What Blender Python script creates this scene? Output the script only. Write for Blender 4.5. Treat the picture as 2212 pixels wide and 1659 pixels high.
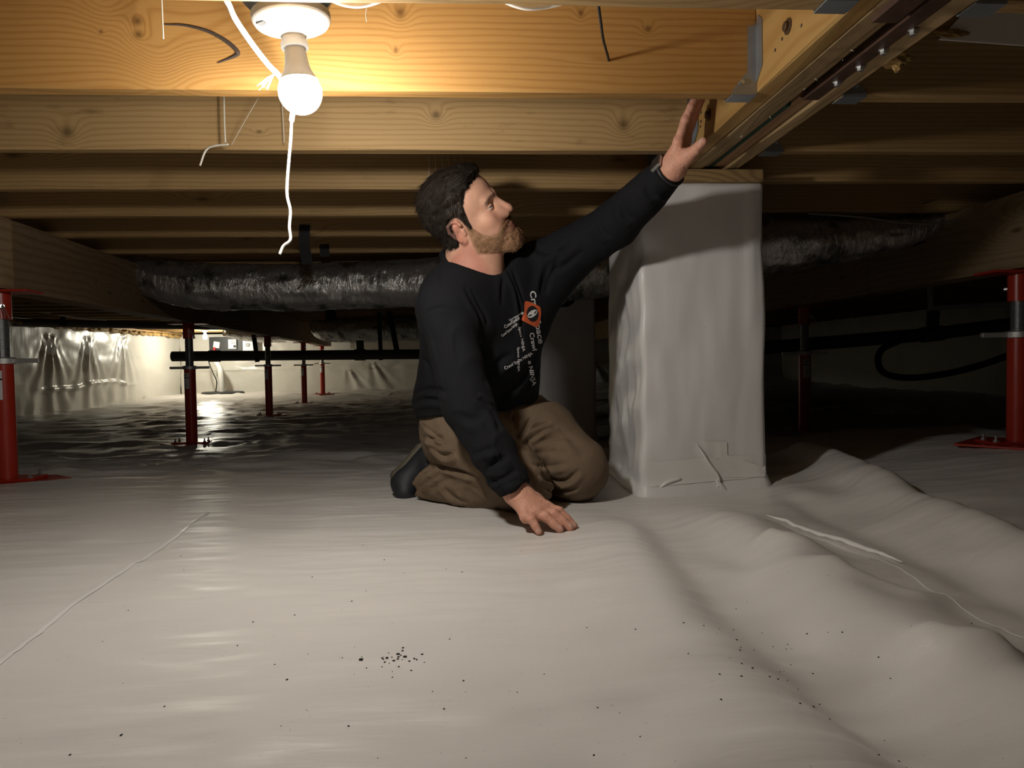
import bpy, bmesh, math, random
import numpy as np
from mathutils import Vector, Matrix, Euler
from mathutils.bvhtree import BVHTree

for o in list(bpy.data.objects): bpy.data.objects.remove(o)
S = bpy.context.scene
COL = S.collection
R_ = math.radians
random.seed(7); RNG = np.random.default_rng(11)

# ---------------------------------------------------------------- camera, world, exposure
F = 1534.0
CAM_Z = 0.40
CAM_ROT = (R_(90 - 1.9), R_(0.9), R_(-3.7))
cd = bpy.data.cameras.new('camera'); cam = bpy.data.objects.new('camera', cd); COL.objects.link(cam)
cam.location = (0, 0, CAM_Z); cam.rotation_euler = CAM_ROT
cd.sensor_fit = 'HORIZONTAL'; cd.sensor_width = 36.0; cd.lens = F / 2212.0 * 36.0
cd.clip_start = 0.02; cd.clip_end = 100
S.camera = cam
w = bpy.data.worlds.new('dark_world'); S.world = w; w.use_nodes = True
w.node_tree.nodes['Background'].inputs[0].default_value = (0.9, 0.92, 1.0, 1)
w.node_tree.nodes['Background'].inputs[1].default_value = 0.0
vs = S.view_settings
vs.view_transform = 'Standard'; vs.look = 'None'; vs.gamma = 1.0; vs.use_curve_mapping = False
vs.exposure = 1.0
BULB_EMIT = 196.0
FAR_EMIT = 380.0
BULB_COL = (1.0, 0.945, 0.865)

RM = np.array(Euler(CAM_ROT, 'XYZ').to_matrix()); CP = np.array([0, 0, CAM_Z])
def ray(u, v): return RM @ np.array([(u - 1106) / F, -(v - 829.5) / F, -1.0])
def at_d(u, v, d): return CP + ray(u, v) * d
def at_z(u, v, z): r = ray(u, v); return CP + r * ((z - CP[2]) / r[2])
def at_y(u, v, y): r = ray(u, v); return CP + r * (y / r[1])
def at_x(u, v, x): r = ray(u, v); return CP + r * (x / r[0])

JZ = 0.94          # underside of the floor joists
JH = 0.235
GX0, GX1 = 0.606, 0.79   # girder faces
WL, WB, WR = -4.8, 12.3, 5.6

# ---------------------------------------------------------------- object helpers
def tag(o, label=None, cat=None, group=None, kind=None):
    if label: o['label'] = label
    if cat: o['category'] = cat
    if group: o['group'] = group
    if kind: o['kind'] = kind
    return o
def link(o, parent=None):
    COL.objects.link(o)
    if parent is not None: o.parent = parent
    return o
def empty(name, loc, rot=(0, 0, 0)):
    o = bpy.data.objects.new(name, None); o.empty_display_size = 0.05
    o.location = loc; o.rotation_euler = rot
    return link(o)
def mesh_np(name, V, Fc, m=None, smooth=True, parent=None, mats=None, fmat=None):
    """V (n,3), Fc list/array of faces (quads or tris)"""
    me = bpy.data.meshes.new(name)
    V = np.asarray(V, dtype=np.float32)
    if isinstance(Fc, np.ndarray):
        n, k = Fc.shape
        me.vertices.add(len(V)); me.vertices.foreach_set('co', V.ravel())
        me.loops.add(n * k); me.loops.foreach_set('vertex_index', Fc.astype(np.int32).ravel())
        me.polygons.add(n)
        me.polygons.foreach_set('loop_start', np.arange(0, n * k, k, dtype=np.int32))
        me.polygons.foreach_set('loop_total', np.full(n, k, dtype=np.int32))
        me.update(calc_edges=True); me.validate()
    else:
        me.from_pydata([tuple(map(float, v)) for v in V], [], Fc); me.update()
    if smooth: me.polygons.foreach_set('use_smooth', np.ones(len(me.polygons), dtype=bool))
    if mats:
        for x in mats: me.materials.append(x)
        if fmat is not None: me.polygons.foreach_set('material_index', np.asarray(fmat, dtype=np.int32))
    elif m: me.materials.append(m)
    o = bpy.data.objects.new(name, me)
    return link(o, parent)
class MB:
    """collects simple shapes into one mesh"""
    def __init__(s): s.v = []; s.f = []
    def _add(s, V, Fs):
        b = len(s.v); s.v += [tuple(map(float, p)) for p in V]; s.f += [tuple(i + b for i in f) for f in Fs]; return s
    def box(s, lo, hi, rot=None, c=None, bev=0.0):
        x0, y0, z0 = lo; x1, y1, z1 = hi
        if bev <= 0:
            V = [(x0,y0,z0),(x1,y0,z0),(x1,y1,z0),(x0,y1,z0),(x0,y0,z1),(x1,y0,z1),(x1,y1,z1),(x0,y1,z1)]
            Fs = [(0,3,2,1),(4,5,6,7),(0,1,5,4),(1,2,6,5),(2,3,7,6),(3,0,4,7)]
        else:
            bm = bmesh.new(); bmesh.ops.create_cube(bm, size=1)
            for q in bm.verts: q.co = Vector(((x0+x1)/2+q.co.x*(x1-x0), (y0+y1)/2+q.co.y*(y1-y0), (z0+z1)/2+q.co.z*(z1-z0)))
            bmesh.ops.bevel(bm, geom=bm.edges[:], offset=bev, segments=2, profile=0.5, affect='EDGES')
            bm.verts.index_update()
            V = [tuple(q.co) for q in bm.verts]; Fs = [tuple(q.index for q in f.verts) for f in bm.faces]; bm.free()
        if rot is not None:
            c = Vector(c if c is not None else ((x0+x1)/2, (y0+y1)/2, (z0+z1)/2))
            V = [tuple(c + rot @ (Vector(p) - c)) for p in V]
        return s._add(V, Fs)
    def tube(s, pts, r, n=12, cap=True, flat=1.0):
        P = [Vector(p) for p in pts]; m = len(P)
        rs = r if hasattr(r, '__len__') else [r] * m
        t0 = (P[1] - P[0]).normalized()
        nn = t0.orthogonal().normalized() if abs(t0.z) > .95 else t0.cross(Vector((0, 0, 1))).normalized()
        V = []
        for i in range(m):
            t = ((P[min(i+1, m-1)] - P[max(i-1, 0)])).normalized()
            nn = (nn - t * nn.dot(t)).normalized(); bb = t.cross(nn)
            for k in range(n):
                a = 2 * math.pi * k / n
                V.append(P[i] + nn * (math.cos(a) * rs[i]) + bb * (math.sin(a) * rs[i] * flat))
        Fs = [(i*n+k, i*n+(k+1) % n, (i+1)*n+(k+1) % n, (i+1)*n+k) for i in range(m-1) for k in range(n)]
        if cap: Fs += [tuple(range(n-1, -1, -1)), tuple((m-1)*n + k for k in range(n))]
        return s._add(V, Fs)
    def lathe(s, prof, n=32, c=(0, 0, 0), rot=None):
        V = []; m = len(prof)
        for r, z in prof:
            for k in range(n):
                a = 2*math.pi*k/n; p = Vector((r*math.cos(a), r*math.sin(a), z))
                if rot is not None: p = rot @ p
                V.append(p + Vector(c))
        Fs = [(i*n+k, i*n+(k+1) % n, (i+1)*n+(k+1) % n, (i+1)*n+k) for i in range(m-1) for k in range(n)]
        Fs += [tuple(range(n-1, -1, -1)), tuple((m-1)*n + k for k in range(n))]
        return s._add(V, Fs)
    def poly(s, pts, th, nrm):
        """flat outline extruded by th along nrm"""
        n = len(pts); nv = Vector(nrm) * th
        V = [Vector(p) for p in pts] + [Vector(p) + nv for p in pts]
        Fs = [tuple(range(n-1, -1, -1)), tuple(range(n, 2*n))] + [(i, (i+1) % n, n+(i+1) % n, n+i) for i in range(n)]
        return s._add(V, Fs)
    def build(s, name, m, parent=None, smooth=False, auto=None):
        me = bpy.data.meshes.new(name); me.from_pydata(s.v, [], s.f); me.update()
        bm = bmesh.new(); bm.from_mesh(me); bmesh.ops.recalc_face_normals(bm, faces=bm.faces[:])
        if auto is not None:
            for f in bm.faces: f.smooth = True
            for e in bm.edges:
                if len(e.link_faces) == 2 and e.calc_face_angle(0) > R_(auto): e.smooth = False
        elif smooth:
            for f in bm.faces: f.smooth = True
        bm.to_mesh(me); bm.free()
        if m: me.materials.append(m)
        return link(bpy.data.objects.new(name, me), parent)
def catmull(pts, n):
    P = np.asarray(pts, float); P = np.vstack([2*P[0]-P[1], P, 2*P[-1]-P[-2]]); out = []
    for i in range(1, len(P)-2):
        for t in np.linspace(0, 1, n, endpoint=False):
            out.append(.5*((2*P[i]) + (-P[i-1]+P[i+1])*t + (2*P[i-1]-5*P[i]+4*P[i+1]-P[i+2])*t*t + (-P[i-1]+3*P[i]-3*P[i+1]+P[i+2])*t**3))
    out.append(P[-2]); return np.array(out)
def copy_tree(o, parent=None):
    c = o.copy(); COL.objects.link(c)
    if parent is not None: c.parent = parent
    for ch in list(o.children): copy_tree(ch, c)
    return c

# ---------------------------------------------------------------- numpy noise
def _h(ix, iy, iz):
    n = (ix * 374761393 + iy * 668265263 + iz * 1274126177) & 0x7fffffff
    n = ((n ^ (n >> 13)) * 1103515245 + 12345) & 0x7fffffff
    n = ((n ^ (n >> 11)) * 1597334677) & 0x7fffffff
    return (n & 0xffff) / 32767.5 - 1.0
def vnoise(x, y, z=0.0):
    x, y, z = np.broadcast_arrays(np.asarray(x, float), np.asarray(y, float), np.asarray(z, float))
    ix, iy, iz = (np.floor(a).astype(np.int64) for a in (x, y, z))
    fx, fy, fz = x - ix, y - iy, z - iz
    fx, fy, fz = (a*a*a*(a*(a*6-15)+10) for a in (fx, fy, fz))
    def L(a, b, t): return a + (b - a) * t
    c = [[[_h(ix+i, iy+j, iz+k) for k in (0, 1)] for j in (0, 1)] for i in (0, 1)]
    return L(L(L(c[0][0][0], c[1][0][0], fx), L(c[0][1][0], c[1][1][0], fx), fy),
             L(L(c[0][0][1], c[1][0][1], fx), L(c[0][1][1], c[1][1][1], fx), fy), fz)
def fbm(x, y, z=0.0, o=3):
    r = 0; a = 1.0
    for i in range(o):
        r = r + a * vnoise(x*2**i + 13.7*i, y*2**i + 7.1*i, np.asarray(z)*2**i + 3.3*i); a *= .5
    return r
def sstep(a, b, x): t = np.clip((x - a) / (b - a), 0, 1); return t*t*(3-2*t)

# ---------------------------------------------------------------- materials
def nt(name):
    m = bpy.data.materials.new(name); m.use_nodes = True
    t = m.node_tree; b = t.nodes['Principled BSDF']; return m, t, b
def mat(name, col, rough=.6, metal=0., spec=.5, bump=None, var=None, coat=0.):
    """bump=(scale, strength, distance), var=(scale, amount)"""
    m, t, b = nt(name); N = t.nodes; L = t.links
    b.inputs['Base Color'].default_value = (*col, 1); b.inputs['Roughness'].default_value = rough
    b.inputs['Metallic'].default_value = metal; b.inputs['Specular IOR Level'].default_value = spec
    b.inputs['Coat Weight'].default_value = coat
    tc = N.new('ShaderNodeTexCoord')
    if var:
        n = N.new('ShaderNodeTexNoise'); n.inputs['Scale'].default_value = var[0]; n.inputs['Detail'].default_value = 5
        L.new(tc.outputs['Object'], n.inputs['Vector'])
        mx = N.new('ShaderNodeMix'); mx.data_type = 'RGBA'
        mx.inputs[6].default_value = (*[c*(1-var[1]) for c in col], 1); mx.inputs[7].default_value = (*[min(1, c*(1+var[1])) for c in col], 1)
        L.new(n.outputs['Fac'], mx.inputs[0]); L.new(mx.outputs[2], b.inputs['Base Color'])
    if bump:
        n2 = N.new('ShaderNodeTexNoise'); n2.inputs['Scale'].default_value = bump[0]; n2.inputs['Detail'].default_value = 4
        L.new(tc.outputs['Object'], n2.inputs['Vector'])
        bp = N.new('ShaderNodeBump'); bp.inputs['Strength'].default_value = bump[1]; bp.inputs['Distance'].default_value = bump[2]
        L.new(n2.outputs['Fac'], bp.inputs['Height']); L.new(bp.outputs[0], b.inputs['Normal'])
    return m
def emit(name, col, s):
    m = bpy.data.materials.new(name); m.use_nodes = True; t = m.node_tree; t.nodes.clear()
    e = t.nodes.new('ShaderNodeEmission'); e.inputs[0].default_value = (*col, 1); e.inputs[1].default_value = s
    o = t.nodes.new('ShaderNodeOutputMaterial'); t.links.new(e.outputs[0], o.inputs[0]); return m
class NB:
    """tiny node-graph builder"""
    def __init__(s, t): s.t = t; s.N = t.nodes; s.L = t.links
    def put(s, sock, v):
        if hasattr(v, 'is_output'): s.L.new(v, sock)
        else: sock.default_value = v
    def m(s, op, a, b=0.0, c=None, clamp=False):
        n = s.N.new('ShaderNodeMath'); n.operation = op; n.use_clamp = clamp
        s.put(n.inputs[0], a); s.put(n.inputs[1], b)
        if c is not None: s.put(n.inputs[2], c)
        return n.outputs[0]
    def noise(s, vec, scale, detail=3, rough=.5, dist=0.):
        n = s.N.new('ShaderNodeTexNoise'); s.L.new(vec, n.inputs['Vector'])
        n.inputs['Scale'].default_value = scale; n.inputs['Detail'].default_value = detail
        n.inputs['Roughness'].default_value = rough; n.inputs['Distortion'].default_value = dist
        return n.outputs['Fac']
    def mapv(s, vec, scale=(1, 1, 1), loc=(0, 0, 0), rot=(0, 0, 0)):
        n = s.N.new('ShaderNodeMapping'); s.L.new(vec, n.inputs['Vector'])
        n.inputs['Scale'].default_value = scale; n.inputs['Location'].default_value = loc; n.inputs['Rotation'].default_value = rot
        return n.outputs[0]
    def sep(s, vec):
        n = s.N.new('ShaderNodeSeparateXYZ'); s.L.new(vec, n.inputs[0]); return n.outputs
    def comb(s, x, y, z):
        n = s.N.new('ShaderNodeCombineXYZ'); s.put(n.inputs[0], x); s.put(n.inputs[1], y); s.put(n.inputs[2], z); return n.outputs[0]
    def ramp(s, fac, stops):
        n = s.N.new('ShaderNodeValToRGB'); s.L.new(fac, n.inputs[0]); e = n.color_ramp.elements
        while len(e) < len(stops): e.new(.5)
        for q, (p, c) in zip(e, stops): q.position = p; q.color = (*c, 1)
        return n.outputs[0]
    def mix(s, fac, a, b, mode='MIX'):
        n = s.N.new('ShaderNodeMix'); n.data_type = 'RGBA'; n.blend_type = mode
        s.put(n.inputs[0], fac)
        s.put(n.inputs[6], a if hasattr(a, 'is_output') else (*a, 1)); s.put(n.inputs[7], b if hasattr(b, 'is_output') else (*b, 1))
        return n.outputs[2]
    def bump(s, h, strength, dist, normal=None):
        n = s.N.new('ShaderNodeBump'); s.L.new(h, n.inputs['Height']); n.inputs['Strength'].default_value = strength; n.inputs['Distance'].default_value = dist
        if normal is not None: s.L.new(normal, n.inputs['Normal'])
        return n.outputs[0]

def wood(name, light, dark, axis='x', knots=(), rings=105., kscale=1.0, wear=.25):
    """sawn lumber: growth lines follow the board and bend round the knots"""
    m, t, b = nt(name); g = NB(t)
    tc = g.N.new('ShaderNodeTexCoord'); oi = g.N.new('ShaderNodeObjectInfo')
    p = tc.outputs['Object']; s = g.sep(p)
    al, ac = (s[0], s[1]) if axis == 'x' else (s[1], s[0])
    rnd = oi.outputs['Random']
    off = g.m('MULTIPLY', rnd, 37.0)
    if knots: off = g.m('MULTIPLY', rnd, 0.0)
    al2 = g.m('ADD', al, off); zz = g.m('ADD', s[2], g.m('MULTIPLY', ac, .6))
    v = g.comb(al2, 0.0, zz)
    wob = g.noise(g.mapv(v, (1.1, 1, 5.0)), 1.0, 3, .55)
    ph = g.m('ADD', g.m('MULTIPLY', zz, rings*1.6), g.m('MULTIPLY', wob, 7.0))
    core = None
    if knots:
        for (kx, kz, rx, rz, amp) in knots:
            dx = g.m('DIVIDE', g.m('SUBTRACT', al, kx), rx); dz = g.m('DIVIDE', g.m('SUBTRACT', s[2], kz), rz)
            dd = g.m('ADD', g.m('MULTIPLY', dx, dx), g.m('MULTIPLY', dz, dz))
            ph = g.m('ADD', ph, g.m('MULTIPLY', g.m('EXPONENT', g.m('MULTIPLY', dd, -.45)), amp))
            if rx < .03:
                k = g.m('EXPONENT', g.m('MULTIPLY', dd, -2.2))
                core = k if core is None else g.m('MAXIMUM', core, k)
    else:
        vo = g.N.new('ShaderNodeTexVoronoi'); vo.voronoi_dimensions = '2D'; vo.inputs['Scale'].default_value = 1.0
        g.L.new(g.comb(g.m('MULTIPLY', al2, 1.5*kscale), g.m('MULTIPLY', zz, 5.0*kscale), 0.0), vo.inputs['Vector'])
        dd = vo.outputs['Distance']; d2 = g.m('MULTIPLY', dd, dd)
        ph = g.m('ADD', ph, g.m('MULTIPLY', g.m('EXPONENT', g.m('MULTIPLY', d2, -28.0)), 9.0))
        core = g.m('EXPONENT', g.m('MULTIPLY', d2, -650.0))
    band = g.m('ADD', g.m('MULTIPLY', g.m('SINE', g.m('MULTIPLY', ph, 3.0)), .5), .5)
    band = g.m('POWER', band, 2.6)
    fib = g.noise(g.mapv(v, (5, 1, 420)), 1.0, 2, .6)
    big = g.noise(g.mapv(v, (.9, 1, 3)), 1.0, 2, .5)
    col = g.mix(g.m('MULTIPLY', band, .62), light, dark)
    col = g.mix(g.m('MULTIPLY', fib, .35), col, tuple(c*.62 for c in dark))
    col = g.mix(g.m('MULTIPLY', g.m('POWER', big, 2.5), 1.1, clamp=True), col, tuple(c*.8 for c in dark))
    col = g.mix(g.m('MULTIPLY', core, .85, clamp=True), col, tuple(c*.33 for c in dark))
    st = g.noise(g.mapv(v, (7, 1, 26)), 1.0, 4, .6)
    stn = g.m('MULTIPLY', g.m('SUBTRACT', st, .58, clamp=True), wear*9, clamp=True)
    col = g.mix(stn, col, tuple(c*.4 for c in dark))
    hv = g.N.new('ShaderNodeHueSaturation'); g.L.new(col, hv.inputs['Color'])
    g.L.new(g.m('ADD', .88, g.m('MULTIPLY', rnd, .24)), hv.inputs['Value'])
    g.L.new(hv.outputs[0], b.inputs['Base Color'])
    b.inputs['Roughness'].default_value = .62; b.inputs['Specular IOR Level'].default_value = .3
    g.L.new(g.bump(g.m('ADD', fib, g.m('MULTIPLY', band, -.5)), .25, .0015), b.inputs['Normal'])
    return m

W_ORANGE = (.46, .265, .085), (.33, .155, .038)
W_TAN = (.48, .32, .145), (.32, .185, .067)
W_BROWN = (.33, .205, .09), (.21, .11, .04)
W_GREY = (.33, .26, .17), (.17, .125, .075)
M = {}
M['joist'] = wood('joist_wood', *W_TAN)
M['beam'] = wood('beam_wood', (.34, .235, .135), (.20, .115, .055), axis='y', rings=40)
M['beam_end'] = wood('beam_wood_pale', (.42, .31, .18), (.25, .16, .08), axis='y', rings=40)
M['ply_face'] = wood('girder_ply_pale', (.46, .29, .10), (.34, .18, .05), axis='y', rings=22)
M['ply_mid'] = wood('girder_ply_brown', (.46, .32, .16), (.26, .165, .08), axis='y', rings=70, wear=.5)
M['ply_red'] = wood('girder_ply_reddish', (.42, .25, .13), (.24, .13, .065), axis='y', rings=70)
M['plate'] = wood('cap_plate_wood', (.44, .29, .13), (.16, .09, .035), rings=95)
M['zinc'] = mat('galvanised_steel', (.36, .39, .42), .42, .8, bump=(60, .15, .002), var=(25, .25))
M['chrome'] = mat('zinc_thread', (.55, .56, .58), .28, .95)
M['handle'] = mat('cast_handle', (.62, .62, .60), .45, .8, bump=(400, .5, .002))
M['red'] = mat('red_paint', (.40, .028, .012), .33, 0, .5, bump=(60, .08, .001), var=(12, .2))
M['rust'] = mat('rusty_steel', (.085, .042, .026), .62, .35, bump=(70, .35, .002), var=(30, .5))
M['bolt'] = mat('bolt_steel', (.60, .61, .62), .3, .9)
M['darkbolt'] = mat('dark_bolt', (.12, .075, .045), .5, .7)
M['black'] = mat('black_plastic', (.012, .012, .014), .5)
M['green'] = mat('green_foam_strip', (.018, .055, .03), .8, bump=(200, .5, .003))
M['pvc_grey'] = mat('dull_pipe', (.10, .095, .085), .45, var=(3, .2))
M['pvc_white'] = mat('white_pvc', (.62, .62, .60), .4)
M['cable'] = mat('white_cable', (.80, .79, .74), .45)
M['sticker'] = mat('white_sticker', (.72, .72, .74), .4)
M['ink'] = mat('black_ink', (.01, .01, .012), .5)
M['foam'] = mat('yellow_spray_foam', (.40, .25, .08), .7, bump=(60, .8, .01))
M['ceramic'] = mat('white_ceramic', (.82, .82, .79), .25, 0, .5)
M['bulb_neck'] = mat('bulb_collar', (.70, .70, .68), .4)
M['bluebox'] = mat('blue_plastic_box', (.035, .085, .14), .4, var=(20, .3))
M['bulb'] = emit('bulb_glow', BULB_COL, BULB_EMIT)
M['bulb_far'] = emit('far_bulb_glow', (1.0, .95, .78), FAR_EMIT)
M['grey_panel'] = mat('dark_equipment_panel', (.03, .032, .035), .5)
M['grey_box'] = mat('white_equipment_box', (.78, .78, .76), .4)
M['redp'] = mat('red_plastic', (.5, .02, .02), .4)
M['whiteboard'] = mat('white_painted_panel', (.80, .79, .76), .6, bump=(30, .15, .003), var=(8, .12))
M['subfloor'] = mat('subfloor_board', (.30, .21, .12), .7, var=(6, .3))

def liner_mat(name, base, rough, fine=1.0, axis='x'):
    """woven reinforced vapour-barrier sheet"""
    m, t, b = nt(name); g = NB(t); tc = g.N.new('ShaderNodeTexCoord'); p = tc.outputs['Object']
    sc = (1.2, 6.5, 6.5) if axis == 'x' else ((6.5, 6.5, 1.2) if axis == 'z' else (6.5, 1.2, 6.5))
    wr = g.noise(g.mapv(p, tuple(q*1.0 for q in sc)), 1.0, 4, .55, .6)
    fn = g.noise(g.mapv(p, tuple(q*6.0 for q in sc)), 1.0, 3, .6, .3)
    dirt = g.noise(p, 2.2, 5, .6)
    spk = g.noise(p, 190, 1, .5)
    col = g.mix(g.m('MULTIPLY', dirt, .5), base, tuple(c*.80 for c in base))
    col = g.mix(g.m('MULTIPLY', g.m('SUBTRACT', spk, .76, clamp=True), 12, clamp=True), col, tuple(c*.35 for c in base))
    g.L.new(col, b.inputs['Base Color'])
    b.inputs['Roughness'].default_value = rough; b.inputs['Specular IOR Level'].default_value = .5
    n1 = g.bump(wr, .45*fine, .010); n2 = g.bump(fn, .45*fine, .0022, n1)
    g.L.new(n2, b.inputs['Normal'])
    return m
M['liner'] = liner_mat('white_liner_floor', (.735, .715, .685), .38)
M['liner_wall'] = liner_mat('white_liner_wall', (.74, .72, .66), .30, .7, 'z')
M['liner_pier'] = liner_mat('white_liner_pier', (.76, .75, .75), .38, .45, 'z')
M['tape'] = mat('white_tape', (.76, .75, .73), .3, bump=(20, .2, .004))

def foil_mat():
    m, t, b = nt('foil_duct_jacket'); g = NB(t); tc = g.N.new('ShaderNodeTexCoord'); p = tc.outputs['Object']
    a = g.noise(g.mapv(p, (34, 13, 13)), 1.0, 5, .7, .8)
    c = g.noise(g.mapv(p, (9, 4, 4)), 1.0, 4, .65, .5)
    b.inputs['Metallic'].default_value = .82
    d = g.noise(p, 7, 5, .65)
    col = g.mix(g.m('MULTIPLY', g.m('SUBTRACT', d, .52, clamp=True), 9, clamp=True), (.74, .74, .73), (.20, .20, .20))
    g.L.new(col, b.inputs['Base Color'])
    g.L.new(g.m('ADD', .13, g.m('MULTIPLY', d, .28)), b.inputs['Roughness'])
    n1 = g.bump(c, .7, .03); g.L.new(g.bump(a, .8, .012, n1), b.inputs['Normal'])
    return m
M['foil'] = foil_mat()
# ================================================================ floor: the draped liner
def pl(px, z=0.0): return np.array([at_z(u, v, z)[:2] for u, v in px])
def seg_dist(X, Y, P):
    """signed distance to a polyline, and 0..1 position along it"""
    best = np.full(X.shape, 1e9); sg = np.zeros(X.shape); tt = np.zeros(X.shape)
    L = np.concatenate([[0], np.cumsum(np.linalg.norm(np.diff(P, axis=0), axis=1))])
    for i in range(len(P)-1):
        a, b = P[i], P[i+1]; d = b - a; l2 = d @ d
        t = np.clip(((X-a[0])*d[0] + (Y-a[1])*d[1]) / l2, 0, 1)
        qx = X - (a[0]+t*d[0]); qy = Y - (a[1]+t*d[1]); r = np.hypot(qx, qy)
        c = d[0]*qy - d[1]*qx
        k = r < best
        best = np.where(k, r, best); sg = np.where(k, np.sign(c), sg); tt = np.where(k, (L[i]+t*math.sqrt(l2))/L[-1], tt)
    return best, sg, tt
RIDGES = [  # (pixels along the crest, height, width on the camera-left side, width on the right side, fade in, fade out)
    ([(1430,1085),(1530,1110),(1640,1180),(1760,1262),(1900,1350),(2060,1440),(2300,1560)], .038, .12, .11, .32, .0),
    ([(1735,1003),(1830,1045),(1960,1105),(2212,1215),(2420,1290)], .060, .085, .12, .02, .0),
    ([(1345,1105),(1430,1270),(1520,1440),(1660,1620),(1700,1680)], .026, .20, .17, .25, .0),
    ([(1655,1128),(1760,1160),(1850,1190),(1950,1221)], .007, .012, .02, .2, .2),
    ([(1760,1240),(1860,1275),(1980,1300),(2120,1290)], .018, .028, .06, .2, .4),
    ([(1640,1185),(1720,1205),(1800,1205)], .018, .025, .06, .2, .4),
    ([(1950,1395),(2060,1440),(2212,1450)], .018, .04, .06, .3, .2),
    ([(640,1120),(760,1112),(900,1108)], .004, .02, .02, .3, .3),
]
VALLEYS = [
    ([(1385,1090),(1490,1215),(1590,1320),(1730,1430),(1900,1555),(2080,1680)], .034, .18, .085, .22, .0),
    ([(1690,1075),(1790,1120),(1950,1190),(2212,1310),(2400,1390)], .012, .06, .05, .1, .0),
]
RP = [(pl(p), *r) for p, *r in RIDGES]; VP_ = [(pl(p), *r) for p, *r in VALLEYS]
def floor_z(X, Y, fine=True):
    X = np.asarray(X, float); Y = np.asarray(Y, float)
    z = -.135*sstep(2.2, 4.7, Y)*sstep(1.2, -.2, X - .12*(Y-2)) - .07*sstep(2.9, 4.7, Y)*sstep(-.2, 1.2, X)
    z = z + .05*sstep(9.5, 11.5, Y) + .05*sstep(1.2, 1.9, X)*sstep(1.4, 2.2, Y)*sstep(3.6, 2.7, Y)
    z = z + .03*sstep(.75, .95, X)*sstep(1.7, 1.95, Y)*sstep(3.0, 2.4, Y)
    near = sstep(3.2, 2.2, Y)
    for P, h, wl, wr, fi, fo in RP:
        d, s, t = seg_dist(X, Y, P); wd = np.where(s > 0, wl, wr)
        wob = 1 + .25*vnoise(X*9, Y*9, 3.1)
        e = h*np.exp(-(d/(wd*wob))**2*1.6)
        if fi: e = e*sstep(0, fi, t)
        if fo: e = e*sstep(1, 1-fo, t)
        z = z + e
    for P, h, wl, wr, fi, fo in VP_:
        d, s, t = seg_dist(X, Y, P); wd = np.where(s > 0, wl, wr)
        z = z - h*np.exp(-(d/wd)**2*1.5)*sstep(0, fi, t)
    if fine:
        calm = 1 - .6*np.exp(-(((X-.1)/.7)**2 + ((Y-1.9)/.5)**2))
        z = z + near*calm*(.0065*fbm(X*1.6, Y*5.5, 1.3) + .0020*fbm(X*4.0+.8*vnoise(X*3, Y*3), Y*26, 5.7) + .0012*vnoise(X*15+6*Y, Y*60, 2.2))
        rid = 1 - np.abs(fbm(X*1.1 + .5*vnoise(X*2, Y*2, 9.), Y*3.6, 8.8))
        z = z + (1-near)*(.014*fbm(X*1.0, Y*3.0, 2.3) + .020*(rid-.6) + .009*fbm(X*3+1.5*Y, Y*8, 7.7) + .016*(1-np.abs(vnoise(X*1.7+Y*1.1, Y*5.5-X*1.3, 4.4)))**3 + .014*(1-np.abs(vnoise(X*2.1-Y*1.4, Y*6.5+X*1.1, 6.1)))**3)
    return z
def fz(x, y): return float(floor_z(np.array([x]), np.array([y]))[0])
def axis_pts(a, lo, hi, b, step, grow):
    mid = list(np.arange(lo, hi, step)); l = []; r = []
    x = lo; s = step
    while x > a: s = min(s*grow, .06); x -= s; l.append(max(x, a))
    x = mid[-1]; s = step
    while x < b: s = min(s*grow, .06); x += s; r.append(min(x, b))
    return np.array(l[::-1] + mid + r)
gx = axis_pts(WL, -1.3, 2.0, WR, .0115, 1.04); gy = axis_pts(-3.6, .45, 2.7, WB, .0095, 1.03)
GX, GY = np.meshgrid(gx, gy); GZ = floor_z(GX, GY)
nx, ny = len(gx), len(gy)
idx = np.arange(nx*ny).reshape(ny, nx)
Fc = np.stack([idx[:-1, :-1], idx[:-1, 1:], idx[1:, 1:], idx[1:, :-1]], -1).reshape(-1, 4)
fl = mesh_np('floor', np.stack([GX, GY, GZ], -1).reshape(-1, 3), Fc, M['liner'])
tag(fl, 'white plastic vapour barrier sheet draped over the ground', kind='structure')
def strip(name, pxs, wdt, m, parent, lift=.0025, z=0.0, n=14):
    """thin ribbon lying on the liner"""
    P = catmull([(*q, 0) for q in pl(pxs, z)], n); V = []; Fs = []
    for i, p in enumerate(P):
        t = P[min(i+1, len(P)-1)] - P[max(i-1, 0)]; t /= np.linalg.norm(t); nn = np.array([-t[1], t[0], 0])
        for k, off in enumerate((-.5, 0, .5)):
            q = p + nn*off*wdt; V.append((q[0], q[1], floor_z(q[0], q[1]) + lift*(1.0 if k == 1 else .5)))
    for i in range(len(P)-1):
        for k in range(2): Fs.append((i*3+k, i*3+k+1, (i+1)*3+k+1, (i+1)*3+k))
    return mesh_np(name, V, Fs, m, parent=parent)
strip('liner_seam', [(-60,1480),(0,1425),(120,1335),(250,1245),(365,1172),(410,1130),(450,1105)], .012, M['tape'], fl)
strip('liner_seam', [(1700,1150),(1800,1180),(1950,1240),(2100,1330),(2260,1400)], .004, M['tape'], fl)
cp_ = catmull([(*q, 0) for q in pl([(1655,1128),(1700,1140),(1780,1162),(1860,1188),(1900,1202),(1950,1221)])], 8)
cp_[:, 2] = floor_z(cp_[:, 0], cp_[:, 1]) + .003
MB().tube(cp_, [.0062*math.sin(math.pi*(i+.3)/(len(cp_)-.4)) + .0008 for i in range(len(cp_))], 10).build('liner_crease', M['tape'], fl, smooth=True)

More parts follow.
